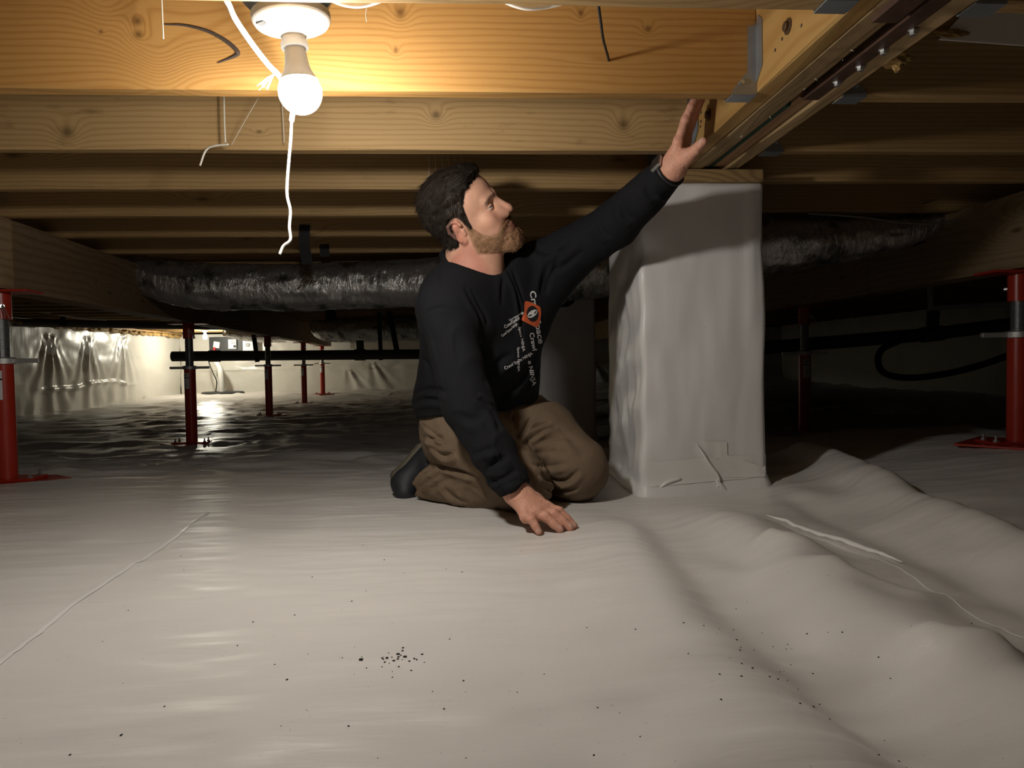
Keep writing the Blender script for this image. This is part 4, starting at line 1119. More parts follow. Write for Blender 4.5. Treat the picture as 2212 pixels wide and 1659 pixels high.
# neck, continued down inside the collar
hd.cone(h3(-.012, -.035, 0), hd.loc(Q(1022, 600, 1.985)), .056, .066, .03, 'u', True)
hd.cone(h3(.02, -.085, 0), hd.loc(Q(1048, 612, 1.965)), .030, .045, .03, 'u', True)
CRING = [(957,553,1.99),(970,573,1.945),(995,593,1.91),(1030,605,1.90),(1062,606,1.915),(1088,593,1.955),(1098,575,2.01),(1080,560,2.05),(1040,550,2.07),(1000,545,2.06),(970,543,2.03)]
RG = np.array([Q(*q) for q in CRING]); RC = RG.mean(0); RN = np.linalg.svd(RG-RC)[2][2]; RN = RN*np.sign(RN@CU)
hd.cone(RC - RN*.060, RC - RN*.055, .086, .086, .05, 'u')
hd.cone(h3(-.03, -.02, 0), hd.loc(RC), .052, .062, .03, 'u', True)
HeadD = hd.D.copy()
HW, HLc, HFc = hd.nets()
Lf, Lr, Lu = (HLc/SC).T
# ---- regions in head space
_fb = np.array([-.14, -.06, -.030, -.016, -.010, .004, .014, .021, .026, .034, .040, .060, .074, .090, .12])
_ub = np.array([-.036, -.036, -.036, -.010, .034, .040, .030, -.012, -.016, .030, .058, .078, .078, .097, .10])
def hair_edge(f, u, r):          # > 0 inside the hair
    rec = .012*np.exp(-((np.abs(r)-.045)/.018)**2)*sstep(.04, .06, f)
    return u - np.interp(f, _fb, _ub) - rec + .004*vnoise(f*160, u*160, r*160)
_bf = np.array([-.02, .012, .022, .040, .060, .080, .096, .13]); _bu = np.array([-.30, .004, .006, -.030, -.048, -.050, -.036, -.036])
def beard_edge(f, u, r):
    top = np.interp(f, _bf, _bu) - u
    bot = u + .124 - .55*np.clip(.055-f, 0, .1)*0 + .35*np.clip(f-.055, -.06, .04)*-.25
    bot = np.minimum(bot, (f - .010)*1.2 + .004 - .0*u)
    jaw = (u + .122) + .55*(f-.085)*-1*0
    lowline = u - np.interp(f, [0, .015, .05, .085, .12], [-.070, -.078, -.106, -.132, -.135])
    mouth = np.hypot((u+.0600)*1.0/.0075, (np.abs(r))/.030) - 1
    mouth = np.where(f > .085, mouth, 1)*.007
    cheekgap = np.where((np.abs(r) > .013) & (f > .070) & (u > -.045), -.01, .01)
    return np.minimum(np.minimum(top, lowline), np.minimum(mouth, (f-.008)))
def head_colors():
    n = len(HLc); C = np.tile(np.array([.65, .36, .25]), (n, 1))
    nz = fbm(HLc[:, 0]*60, HLc[:, 1]*60, HLc[:, 2]*60); C *= (1 + .07*nz)[:, None]
    def tint(w_, c): nonlocal C; w_ = np.clip(w_, 0, 1)[:, None]; C = C*(1-w_) + np.array(c)*w_
    g = lambda f, u, r, s: np.exp(-(((Lf-f)/s)**2 + ((Lu-u)/s)**2 + ((np.abs(Lr)-r)/s)**2))
    tint(.55*g(.082, -.020, .036, .026), (.50, .20, .14)); tint(.5*g(.12, -.02, 0, .02), (.48, .20, .14))
    tint(.65*sstep(.074, .084, np.abs(Lr))*sstep(.03, 0, Lf), (.50, .18, .13))
    lip = np.hypot((Lu+.0600)/.0080, np.abs(Lr)/.027); tint(.85*sstep(1.1, .75, lip)*(Lf > .088), (.40, .14, .11))
    be = beard_edge(Lf, Lu, Lr); tint(.70*sstep(-.004, .004, be), (.27, .135, .065))
    he = hair_edge(Lf, Lu, Lr); tint(.85*sstep(-.004, .004, he), (.05, .034, .026))
    brow = np.abs(Lu - .037 + 9*(np.abs(Lr)-.028)**2)/.0052
    tint(.75*sstep(1.1, .5, brow)*(Lf > .07)*(np.abs(Lr) > .010)*(np.abs(Lr) < .052), (.10, .06, .04))
    for s in (1, -1):
        d = HLc - EYE[s]; dist = np.linalg.norm(d, axis=1); on = dist < .0122*SC + .0007
        up = np.array([.86, .42*s, .25]); up /= np.linalg.norm(up)
        ca = (d @ up)/np.maximum(dist, 1e-6)
        C[on] = (.46, .43, .41)
        C[on & (ca > math.cos(.56))] = (.10, .14, .17); C[on & (ca > math.cos(.24))] = (.008, .008, .01)
    return C
HC = head_colors()

# ---------------------------------------------------------------- hands
def hand(wrist, into, mcps, pips, dips, tips, thumb, r0=.0100, h=.0016, palm_r=.0125, tr=.0125, fore=None, nailup=None):
    pts = [wrist, into] + list(mcps) + list(pips) + list(dips) + list(tips) + list(thumb); A = np.array(pts)
    f = Field(A.min(0)-.045, A.max(0)+.03, h)
    f.cone(into, wrist, .033, .031, .01)
    f.cone(wrist, (np.array(mcps[1])+np.array(mcps[2]))/2, .026, .018, .02)
    for i, m_ in enumerate(mcps):
        w_ = np.array(wrist)*.8 + np.array(m_)*.2
        f.cone(w_, m_, .0205, palm_r-.0008*i, .014)
    for i in range(3): f.cone(mcps[i], mcps[i+1], palm_r*.92, palm_r*.88, .008)
    for i in range(4):
        k = [1.0, 1.03, .98, .86][i]
        f.cone(mcps[i], pips[i], r0*1.12*k, r0*1.0*k, .004)
        f.cone(pips[i], dips[i], r0*1.02*k, r0*.92*k, .003); f.ell(pips[i], (r0*1.07*k,)*3, .003)
        f.cone(dips[i], tips[i], r0*.92*k, r0*.76*k, .003)
    f.cone(np.array(wrist)*.7+np.array(thumb[0])*.3, thumb[0], .018, .0165, .016)
    f.cone(thumb[0], thumb[1], .0165, tr*1.0, .010); f.cone(thumb[1], thumb[2], tr*1.0, tr*.82, .004)
    f.displace(lambda P: .0006*vnoise(P[:, 0]*260, P[:, 1]*260, P[:, 2]*260), .006)
    W, _, Fq = f.nets(); n = len(W)
    C = np.tile(np.array([.62, .315, .22]), (n, 1)); C *= (1 + .08*fbm(W[:, 0]*70, W[:, 1]*70, W[:, 2]*70))[:, None]
    for i in range(4):
        for q, s_ in ((pips[i], .009), (mcps[i], .012), (tips[i], .010), (dips[i], .007)):
            w_ = .40*np.exp(-(np.linalg.norm(W-np.array(q), axis=1)/s_)**2)[:, None]; C = C*(1-w_) + np.array((.50, .185, .135))*w_
    for i in list(range(4)) + [4]:
        t_, d_ = (tips[i], dips[i]) if i < 4 else (thumb[2], thumb[1])
        ax = nrm(np.array(t_)-np.array(d_)); up = nrm(nailup - ax*(nailup@ax)); sd = np.cross(ax, up)
        q = W - np.array(t_); a_ = q@ax; b_ = q@sd; u_ = q@up
        on = (np.abs(b_) < r0*.60) & (a_ > -.0075) & (a_ < .0050) & (u_ > r0*.30)
        C[on] = (.60, .35, .27)
    return W, Fq, C
def zfix(p, z): p = np.array(p, float); p[2] = z; return p
def fl_at(u, v, d, r):
    p = Q(u, v, d); p[2] = max(p[2], fz(p[0], p[1]) + r*.92); return p
mR = [Q(1180,1096,1.672), Q(1168,1103,1.662), Q(1153,1111,1.650), Q(1136,1117,1.640)]
tR = [fl_at(1240,1142,1.648,.0080), fl_at(1232,1147,1.632,.0080), fl_at(1210,1148,1.622,.0080), fl_at(1164,1149,1.612,.0075)]
pR = [lerp(mR[i], tR[i], .46) + np.array([0, 0, .010]) for i in range(4)]; dR = [lerp(mR[i], tR[i], .76) + np.array([0, 0, .0045]) for i in range(4)]
thR = [Q(1158,1082,1.70), Q(1190,1104,1.705), fl_at(1212,1122,1.70,.011)]
hR = hand(wrR, lerp(wrR, elR, .32), mR, pR, dR, tR, thR, r0=.0116, palm_r=.0152, nailup=np.array([0, -.25, 1.0]))
mL = [Q(1466,305,1.680), Q(1474,299,1.700), Q(1480,299,1.722), Q(1483,305,1.742)]
tL = [Q(1503,207,1.662), Q(1516,200,1.690), Q(1517,212,1.715), Q(1510,232,1.738)]
pL = [lerp(mL[i], tL[i], .47) + CR*-.003 for i in range(4)]; dL = [lerp(mL[i], tL[i], .76) + CR*-.001 for i in range(4)]
thL = [Q(1484,338,1.672), Q(1504,322,1.645), Q(1519,306,1.632)]
hL = hand(wrL, lerp(wrL, elL, .32), mL, pL, dL, tL, thL, r0=.0104, nailup=-CR-.3*CF)

# ---------------------------------------------------------------- inner body so that the figure is whole under its clothes
bd = Field((-.40, 1.55, -.02), (.62, 2.62, .86), .009)
bd.cone(lerp(hipR, hipL, .25), hipL, .065, .07, .04); bd.cone(lerp(hipR, hipL, .5), Q(1035, 800, 2.09), .09, .09, .05); bd.cone(Q(1035, 800, 2.09), Q(1040, 690, 2.03), .09, .09, .05)
bd.cone(Q(1040, 690, 2.03), nkB, .085, .05, .05); bd.cone(shR, shL, .05, .055, .04)
bd.chain([shR, elR, lerp(elR, wrR, .9)], [.05, .04, .027], .02); bd.chain([shL, elL, lerp(elL, wrL, .9)], [.055, .04, .027], .02)
bd.chain([lerp(hipR, hipL, .25), kneeR, lerp(kneeR, ankR, .9)], [.06, .048, .028], .02); bd.chain([hipL, kneeL, ankL], [.07, .055, .03], .02)
bd.cone(nkB, HO, .05, .045, .03)
BW_, _, BF_ = bd.nets(); BC = np.tile(np.array([.50, .265, .175]), (len(BW_), 1))
M['skin'] = attr_mat('skin', .58, .12, bump=(420, .25, .0012), spec=.38)
allV = [HW, hR[0], hL[0], BW_]; allF = [HFc, hR[1], hL[1], BF_]; allC = [HC, hR[2], hL[2], BC]
off = np.cumsum([0] + [len(v) for v in allV[:-1]])
PERSON = mesh_np('person', np.concatenate(allV), np.concatenate([f+o for f, o in zip(allF, off)]), M['skin'])
col_attr(PERSON, np.concatenate(allC))
tag(PERSON, 'bearded man kneeling on the liner, one hand on the floor, one raised to the girder', 'person')


def subdiv(W, Fc):
    o = mesh_np('tmp', W, Fc); md = o.modifiers.new('s', 'SUBSURF'); md.levels = 1; md.subdivision_type = 'CATMULL_CLARK'
    dg = bpy.context.evaluated_depsgraph_get(); e = o.evaluated_get(dg).to_mesh()
    V = np.zeros(len(e.vertices)*3, np.float32); e.vertices.foreach_get('co', V)
    Fq = np.zeros(len(e.loops), np.int32); e.loops.foreach_get('vertex_index', Fq)
    me = o.data; bpy.data.objects.remove(o); bpy.data.meshes.remove(me)
    return V.reshape(-1, 3).astype(float), Fq.reshape(-1, 4)
def vnormals(V, Fq):
    n = np.cross(V[Fq[:, 2]]-V[Fq[:, 0]], V[Fq[:, 3]]-V[Fq[:, 1]]); N = np.zeros_like(V)
    for k in range(3):
        for j in range(4): N[:, k] += np.bincount(Fq[:, j], n[:, k], len(V))
    return N/np.maximum(np.linalg.norm(N, axis=1), 1e-12)[:, None]
def creases(V, Fq, strokes):
    """each stroke: image polyline on the near side of the cloth, depth and half width (metres), ridge beside it"""
    bvh = BVHTree.FromPolygons(V.tolist(), Fq.tolist()); N = vnormals(V, Fq); D = np.zeros(len(V))
    for pts, dep, wd, rg in strokes:
        P = catmull([(a, b, 0) for a, b in pts], 5); L = []
        for p in P:
            h = bvh.ray_cast(Vector(CP), Vector(ray(p[0], p[1])))
            if h[0] is not None: L.append(np.array(h[0]))
        if len(L) < 3: continue
        L = np.array(L); lo, hi = L.min(0)-.06, L.max(0)+.06
        I = np.where(((V > lo) & (V < hi)).all(1))[0]; q = V[I]
        d2 = np.full(len(I), 1e9); tt = np.zeros(len(I)); sd = np.zeros(len(I)); jump = np.linalg.norm(np.diff(L, axis=0), axis=1)
        for i in range(len(L)-1):
            if jump[i] > .05: continue
            a, b = L[i], L[i+1]; ab = b-a; t = np.clip(((q-a)@ab)/max(ab@ab, 1e-9), 0, 1); r = q-a-t[:, None]*ab; dd = (r*r).sum(1)
            k = dd < d2; d2 = np.where(k, dd, d2); tt = np.where(k, (i+t)/(len(L)-1), tt); side = np.cross(ab, N[I]); side /= np.maximum(np.linalg.norm(side, axis=1), 1e-9)[:, None]
            sd = np.where(k, (r*side).sum(1), sd)
        d = np.sqrt(d2); tap = np.sin(np.pi*np.clip(tt, 0, 1))**.6
        e = -dep*np.exp(-(d/wd)**2) + rg*np.exp(-((sd-1.9*wd)/(1.3*wd))**2)*np.exp(-np.clip(d-4*wd, 0, None)/wd)
        D[I] += e*tap
    return V + N*D[:, None]

# ---------------------------------------------------------------- shirt
sh = Field((-.42, 1.52, .02), (.66, 2.50, .90), .0042)
sh.cone(Q(998, 690, 1.955), Q(1086, 680, 2.07), .122, .118, .05)                   # chest
sh.cone(Q(1000, 785, 2.03), Q(1072, 785, 2.10), .122, .128, .06)                   # belly
sh.cone(Q(990, 872, 2.08), Q(1068, 858, 2.16), .134, .130, .06)                   # hips under the hem
sh.cone(Q(1090, 760, 2.03), Q(1090, 700, 2.03), .095, .09, .05)                    # front of the chest
sh.cone(Q(990, 640, 1.93), Q(1125, 605, 2.06), .085, .085, .05)                    # shoulder girdle
sh.cone(shR, Q(1000, 615, 1.97), .066, .062, .05); sh.cone(shL, Q(1050, 610, 2.02), .078, .068, .05)
sh.cone(Q(990, 592, 1.99), Q(968, 630, 1.91), .045, .058, .04)
def sleeve(a, b, c, ra, rb, rc, endf):
    sh.cone(a, b, ra, rb, .035); e = lerp(b, c, endf); ax = nrm(np.array(c)-np.array(b))
    rm = rb*.55+rc*.45
    sh.cone(b, lerp(b, c, .55), rb, rm, .02)
    sh.cone(lerp(b, c, .55), e+ax*.03, rm, rc, .012, cut=(e, ax))
sleeve(shR, elR, wrR, .069, .061, .038, .96); sleeve(shL, elL, wrL, .086, .061, .036, .92)
sh.cone(Q(1140, 690, 2.06), Q(1215, 575, 2.06), .06, .045, .06)                    # armpit drape of the raised arm
# neck opening with a ribbed collar
RGc = catmull(np.vstack([RG, RG[:1]]), 4)
for i in range(len(RGc)-1): sh.cone(RGc[i], RGc[i+1], .0095, .0095, .010)
sh.cone(RC - RN*.008, RC + RN*.14, .084, .170, .004, 's')
for i in range(len(RGc)-1): sh.cone(RGc[i], RGc[i+1], .0080, .0080, .004)
sh.cone(RC - RN*.03, RC + RN*.12, .064, .07, .004, 's')
# hem
hemc = Q(1030, 889, 2.1); hemn = nrm(-CU + .13*CR)
sl_, X_, Y_, Z_ = sh.sub((hemc[0]-.22, hemc[1]-.22, sh.lo[2]), (hemc[0]+.22, hemc[1]+.22, hemc[2]+.05))
hp = (X_-hemc[0])*hemn[0] + (Y_-hemc[1])*hemn[1] + (Z_-hemc[2])*hemn[2]
torso_zone = (((X_-hemc[0])**2 + (Y_-hemc[1])**2) < .21**2)
hem_d = hp - .006*vnoise(X_*18, Y_*18)
armR = np.full(hp.shape, 9., np.float32)
for t in np.linspace(-.6, 1.0, 9):
    p = lerp(elR, wrR, t).astype(np.float32); armR = np.minimum(armR, (X_-p[0])**2+(Y_-p[1])**2+(Z_-p[2])**2)
sh.D[sl_] = np.where(torso_zone & (armR > .072**2), np.maximum(sh.D[sl_], hem_d.astype(np.float32)), sh.D[sl_])
def seg_par(P, a, b):
    d = b-a; t = ((P-a)@d)/(d@d); c = P - (a + np.clip(t, 0, 1)[:, None]*d); return t, np.linalg.norm(c, axis=1), c
def shirt_folds(P):
    x, y, z = P.T; r = .0025*fbm(x*9, y*9, z*9)
    # sleeve creases, tight over the forearms
    for a, b, c, s0 in ((shR, elR, wrR, 1.), (shL, elL, wrL, .8)):
        a, b, c = map(np.array, (a, b, c)); t, d, cv = seg_par(P, b, c); m_ = (d < .085)*sstep(-.25, .05, t)*sstep(1.05, .95, t)
        ang = np.arctan2(cv@CU, cv@CR)
        w_ = 1-np.abs(vnoise(t*6.5 + .8*np.sin(ang*1.0+t*3), ang*.9, s0*3.1))
        r = r + s0*m_*.0075*(w_-.55)*(.5+.8*sstep(.2, .9, t))
        t, d, cv = seg_par(P, a, b); m_ = (d < .10)*sstep(.1, .35, t)*sstep(1.15, .9, t); ang = np.arctan2(cv@CU, cv@CR)
        w_ = 1-np.abs(vnoise(t*3.2 + .6*np.sin(ang+1), ang*.8, s0*7.7)); r = r + s0*m_*.0065*(w_-.6)
    # blousing above the hem and folds at the back of the waist
    h = (P-hemc)@(-hemn); m_ = sstep(.16, .03, h)
    r = r + m_*(.006*(1-np.abs(vnoise((x+y)*10, z*16, 4.)))-.003)
    return r
sh.displace(shirt_folds, .0095)
SW, _, SF = sh.nets(); SW = relax(SW, SF, 2, .45); SW, SF = subdiv(SW, SF)
SW = creases(SW, SF, [
    ([(1004,618),(1020,650),(1035,678),(1043,715)], .006, .008, .004), ([(1016,622),(1036,658),(1050,684),(1054,704)], .005, .007, .003),
    ([(1088,598),(1085,625),(1084,660)], .004, .007, .002), ([(1096,580),(1115,625),(1124,673),(1130,742)], .007, .006, .005), ([(1106,580),(1122,621),(1132,654)], .006, .006, .004),
    ([(1045,830),(1062,805),(1087,776),(1110,766)], .007, .011, .006), ([(1075,862),(1120,830),(1142,800),(1155,775)], .008, .013, .006), ([(1120,850),(1150,820),(1165,790)], .006, .011, .004),
    ([(1040,740),(1043,760),(1052,775)], .008, .008, .004), ([(1060,880),(1045,866),(1032,862)], .006, .006, .004),
    ([(1040,1032),(1058,1008),(1076,995),(1098,986)], .009, .008, .006), ([(1038,1046),(1080,1036),(1118,1014)], .009, .008, .006), ([(1018,985),(1045,972),(1078,968)], .006, .008, .005), ([(1060,1062),(1092,1046),(1122,1034)], .006, .007, .004), ([(985,890),(1010,905),(1045,905)], .005, .010, .004), ([(1060,885),(1075,910),(1080,935)], .006, .008, .004),
    ([(915,680),(935,668),(960,664),(992,676)], .0035, .005, .001), ([(960,560),(950,590),(958,625)], .003, .006, .001), 
    ([(892,850),(925,842),(965,846)], .007, .008, .006), ([(890,872),(920,862),(958,868)], .007, .008, .006), ([(905,770),(925,790),(930,830)], .005, .010, .004),
    ([(1190,560),(1176,600),(1168,640)], .010, .009, .006), ([(1205,575),(1188,600),(1178,640)], .008, .008, .004), ([(1230,520),(1205,560),(1190,590)], .007, .010, .004), ([(1260,540),(1225,570),(1195,585)], .008, .010, .004), ([(1290,470),(1300,500),(1320,515)], .006, .010, .004), ([(1340,430),(1350,465),(1370,475)], .006, .010, .004), ([(1390,395),(1402,420),(1418,428)], .005, .008, .003), ([(1150,530),(1180,545),(1215,540)], .006, .010, .004)])
def cloth_mat(name, col, rough, weave=900., sheen=.2):
    m, t, b = nt(name); g = NB(t); tc = g.N.new('ShaderNodeTexCoord'); p = tc.outputs['Object']
    n = g.noise(p, weave, 2, .5); n2 = g.noise(p, 14, 4, .6)
    g.L.new(g.mix(n2, tuple(c*.78 for c in col), tuple(c*1.25 for c in col)), b.inputs['Base Color'])
    b.inputs['Roughness'].default_value = rough; b.inputs['Specular IOR Level'].default_value = .2; b.inputs['Sheen Weight'].default_value = sheen
    b.inputs['Sheen Roughness'].default_value = .5
    g.L.new(g.bump(n, .3, .0006), b.inputs['Normal']); return m
M['shirt'] = cloth_mat('black_jersey', (.0085, .009, .0112), .9, sheen=.0)
M['trouser'] = cloth_mat('brown_canvas', (.165, .118, .078), .9, 700., .0)
SHIRT = mesh_np('shirt', SW, SF, M['shirt'], parent=PERSON); SHIRT['label'] = 'black long-sleeved shirt with white print'

# ---------------------------------------------------------------- trousers
tr_ = Field((-.30, 1.68, -.06), (.56, 2.62, .45), .0042)
tr_.cone(Q(1008, 905, 2.10), Q(1075, 898, 2.18), .122, .122, .05)
tr_.cone(Q(1000, 945, 2.09), Q(1035, 950, 2.14), .108, .11, .05)
tr_.chain([lerp(hipR, kneeR, .12), lerp(hipR, kneeR, .5), kneeR], [.098, .098, .076], .035)
tr_.cone(Q(990, 955, 2.08), Q(1040, 985, 2.02), .080, .085, .035)
tr_.chain([kneeR, lerp(kneeR, ankR, .45), ankR], [.072, .066, .046], .015)
tr_.chain([hipL, lerp(hipL, kneeL, .5), kneeL], [.120, .115, .086], .045)
tr_.cone(kneeL, Q(1230, 1022, 2.06), .080, .078, .03)
tr_.chain([kneeL, lerp(kneeL, ankL, .5), ankL], [.080, .072, .055], .025)
tr_.cone(Q(1105, 940, 2.12), Q(1110, 1000, 2.0), .075, .06, .05)
# cuff opening of the near leg
axc = nrm(ankR-kneeR); tr_.cone(ankR + axc*.035, ankR+axc*.10, .07, .07, .004, 's')
def trouser_folds(P):
    x, y, z = P.T; r = .004*fbm(x*8, y*8, z*8) + .0016*fbm(x*28, y*28, z*28)
    for a, b, f1, am, s0 in ((hipR, kneeR, 5.0, .010, 1.), (kneeR, ankR, 5.5, .010, 2.), (hipL, kneeL, 5.0, .010, 3.), (kneeL, ankL, 6., .008, 4.)):
        a, b = np.array(a), np.array(b); t, d, cv = seg_par(P, a, b); ang = np.arctan2(cv@CU, cv@CR)
        m_ = (d < .15)*sstep(-.15, .1, t)*sstep(1.2, 1.0, t)
        w_ = 1-np.abs(vnoise(t*f1 + .9*np.sin(ang*.8+s0), ang*.75+s0, s0*5.3)); r = r + m_*am*(w_-.6)
    return r
tr_.displace(trouser_folds, .0115)
X_, Y_, Z_ = tr_.grid()
# keep the cloth on the floor, not in it
fx = tr_.lo[0]+tr_.h*np.arange(tr_.n[0]); fy = tr_.lo[1]+tr_.h*np.arange(tr_.n[1]); FXX, FYY = np.meshgrid(fx, fy, indexing='ij'); FZ_ = floor_z(FXX, FYY)
tr_.D = np.maximum(tr_.D, (FZ_[:, :, None] - .003 - Z_).astype(np.float32))
hp2 = (Z_ - (Q(1030, 872, 2.1)[2]+.02)) + 0*X_ + 0*Y_
tr_.D = np.maximum(tr_.D, hp2.astype(np.float32))
TW, _, TF = tr_.nets(); TW = relax(TW, TF, 2, .45); TW, TF = subdiv(TW, TF)
TW = creases(TW, TF, [
    ([(1115,946),(1126,938),(1140,915),(1150,898)], .012, .007, .006), ([(1120,944),(1157,921),(1190,912)], .009, .007, .007), ([(1128,962),(1172,930),(1206,920)], .008, .007, .007), ([(1132,968),(1180,950),(1230,945)], .005, .008, .004),
    ([(1168,1020),(1182,1034),(1205,1042),(1228,1036),(1252,1014)], .014, .008, .009), ([(1166,1046),(1200,1060),(1250,1054)], .010, .008, .007), ([(1150,1000),(1182,1008),(1232,999)], .007, .008, .006), ([(1180,1026),(1172,1014),(1166,1000)], .008, .006, .004), ([(1145,980),(1190,975),(1225,980)], .004, .008, .003),
    ([(910,916),(934,934),(964,960)], .004, .005, .003), ([(927,962),(958,984),(985,974)], .009, .008, .007), ([(912,945),(935,948),(958,945)], .007, .007, .006), ([(918,938),(945,962),(980,955)], .006, .008, .005),
    ([(934,1000),(955,1010),(990,1020),(1035,1034)], .016, .007, .007), ([(893,1032),(918,1022),(942,1008)], .008, .007, .006), ([(906,1056),(929,1034),(955,1020)], .008, .007, .006), ([(955,1046),(975,1072),(1014,1088)], .006, .008, .005), ([(930,1066),(945,1046),(975,1034)], .006, .008, .005), ([(1030,1036),(1045,1060),(1056,1088)], .005, .005, .002),
    ([(1088,935),(1100,965),(1112,985),(1135,1005)], .008, .009, .006), ([(1064,900),(1085,925),(1104,930)], .008, .008, .006), ([(1112,1000),(1140,1020),(1158,1050)], .005, .006, .004), ([(1109,888),(1107,905),(1112,925)], .003, .004, .001), ([(1205,925),(1235,950),(1262,990)], .003, .012, .002)])
TW[:, 2] = np.maximum(TW[:, 2], floor_z(TW[:, 0], TW[:, 1]) - .003)
TROU = mesh_np('trousers', TW, TF, M['trouser'], parent=PERSON); TROU['label'] = 'brown work trousers'
# the same floor limit for skin is met by the hand builder

# ---------------------------------------------------------------- shoe of the near foot and far foot
def shoe(heel, ball, toe, up, lab):
    heel, ball, toe = map(np.array, (heel, ball, toe)); A = np.array([heel, ball, toe])
    f = Field(A.min(0)-.09, A.max(0)+.09, .0035); ax = nrm(ball-heel); up = nrm(up - ax*(up@ax))
    f.cone(heel + up*.030, ball + up*.026, .036, .040, .02); f.cone(ball + up*.024, toe + up*.022, .040, .030, .02)
    f.cone(heel + up*.05, heel + up*.075 + ax*.02, .036, .040, .02)
    W, _, Fq = f.nets(); W = relax(W, Fq, 1)
    o = mesh_np('shoe', W, Fq, M['shoe'], parent=PERSON); o['label'] = lab
    s = Field(A.min(0)-.09, A.max(0)+.09, .003); sd = np.cross(ax, up)
    for k in (-.020, 0, .020):
        s.chain([heel+sd*k*.9, ball+sd*k*1.15, toe+sd*k*.8], [.015, .016, .014], .012)
    def cutp(a, n): 
        X, Y, Z = s.grid(); s.D = np.maximum(s.D, ((X-a[0])*n[0]+(Y-a[1])*n[1]+(Z-a[2])*n[2]).astype(np.float32))
    W, _, Fq = s.nets(); W = relax(W, Fq, 1)
    so = mesh_np('sole', W, Fq, M['sole'], parent=o); so['label'] = 'tan rubber sole'
    return o
M['shoe'] = mat('black_shoe', (.016, .018, .022), .6, bump=(200, .3, .002)); M['sole'] = mat('tan_sole', (.085, .075, .05), .6, bump=(150, .4, .002))
shoe(Q(916, 972, 2.16), Q(866, 1034, 2.15), Q(866, 1056, 2.12), nrm(CR*.75 + CU*.35 - CF*.25), 'dark shoe with tan rubber sole')
shoe(Q(1050, 965, 2.46), Q(1010, 1000, 2.50), Q(1000, 1012, 2.48), nrm(CR*.8 + CU*.5), 'dark shoe hidden behind the legs')

# ---------------------------------------------------------------- hair, beard, brows as strands over a close shell
def strands(name, roots, dirs, norms, lens, wid, cols, parent, m, curl=.25, seg=3):
    n = len(roots); V = np.zeros((n, (seg+1)*2, 3)); sd = np.cross(dirs, norms); sd /= np.maximum(np.linalg.norm(sd, axis=1), 1e-6)[:, None]
    for i in range(seg+1):
        t = i/seg; p = roots + dirs*(lens*t)[:, None] + norms*(lens*(.22*t - curl*t*t))[:, None]
        w_ = wid*(1-.75*t)
        V[:, 2*i] = p - sd*w_/2; V[:, 2*i+1] = p + sd*w_/2 + norms*wid*.3
    b0 = np.arange(n)[:, None]*((seg+1)*2)
    Fq = np.concatenate([b0 + np.array([[2*i, 2*i+1, 2*i+3, 2*i+2]]) for i in range(seg)], 0)
    return V.reshape(-1, 3), Fq, np.repeat(cols, (seg+1)*2, 0)
def surf_samples(W, L, Fq, mask_fn, n):
    c = L[Fq].mean(1); ok = mask_fn(c/SC); Fm = Fq[ok]; a = W[Fm]; nn = np.cross(a[:, 2]-a[:, 0], a[:, 3]-a[:, 1]); ar = np.linalg.norm(nn, axis=1)
    pick = RNG.choice(len(Fm), n, p=ar/ar.sum()); w_ = RNG.dirichlet(np.ones(4), n)
    return (a[pick]*w_[:, :, None]).sum(1), nn[pick]/np.maximum(ar[pick], 1e-12)[:, None], (L[Fm[pick]]*w_[:, :, None]).sum(1)/SC
# hair shell
BI = np.argwhere(np.abs(HeadD) < .026); BP = (hd.lo + hd.h*BI)/SC; BD_ = HeadD[tuple(BI.T)]; f_, r_, u_ = BP.T
def shell(vals):
    f = Field(hd.lo, hd.lo+hd.h*(hd.n-1), hd.h, hd.fr); f.D = np.full(HeadD.shape, .02, np.float32); f.n = np.array(HeadD.shape); f.D[tuple(BI.T)] = vals.astype(np.float32); return f
thick = .004 + .011*sstep(.06, .125, u_) + .006*sstep(.03, .09, f_)*sstep(.08, .11, u_)
rag = .0035*vnoise(f_*70, r_*70, u_*70)
edge = -(hair_edge(f_, u_, r_))*.8*SC
ear = np.sqrt(((f_+.010)/.030)**2 + ((u_-.006)/.042)**2 + ((np.abs(r_)-.088)/.020)**2) - 1
hs = shell(np.maximum(np.maximum(BD_ - (-.0012 + (thick+rag+.0012)*sstep(.0, .012, -edge/SC))*SC, edge-.003), -ear*.02))
YW, YL, YF = hs.nets(); YW2 = relax(YW, YF, 1, .4)
M['hair'] = attr_mat('dark_hair', .62, spec=.22)
hair_c = np.tile(np.array([.012, .009, .007]), (len(YW), 1))
rts, nn_, lc = surf_samples(YW2, YL, YF, lambda c: (hair_edge(c[:, 0], c[:, 2], c[:, 1]) > -.001) & (np.abs(c[:, 1]) > -1), 15000)
topw = sstep(.05, .11, lc[:, 2])
flow = (-FH[None, :]*(.6+.2*topw[:, None]) + RH[None, :]*(topw*.8)[:, None] - UH[None, :]*(1.05*(1-topw))[:, None])
front = sstep(.05, .085, lc[:, 0])[:, None]; flow = flow*(1-.6*front) + (RH*.9 + FH*.25)*(.6*front)
flow = flow + RNG.normal(0, .28, flow.shape); flow -= nn_*(flow*nn_).sum(1)[:, None]; flow /= np.linalg.norm(flow, axis=1)[:, None]
ln = (.010 + .012*topw)*RNG.uniform(.6, 1.3, len(rts))
grey = (RNG.random(len(rts)) < .42*(1-topw)*sstep(-.02, .03, lc[:, 0]))[:, None]
hc = np.where(grey, np.array([.15, .115, .09]), np.array([.020, .014, .010])*RNG.uniform(.6, 1.7, (len(rts), 1)))
sv, sf, sc_ = strands('s', rts - nn_*.001, flow, nn_, ln, .0008, hc, None, None)
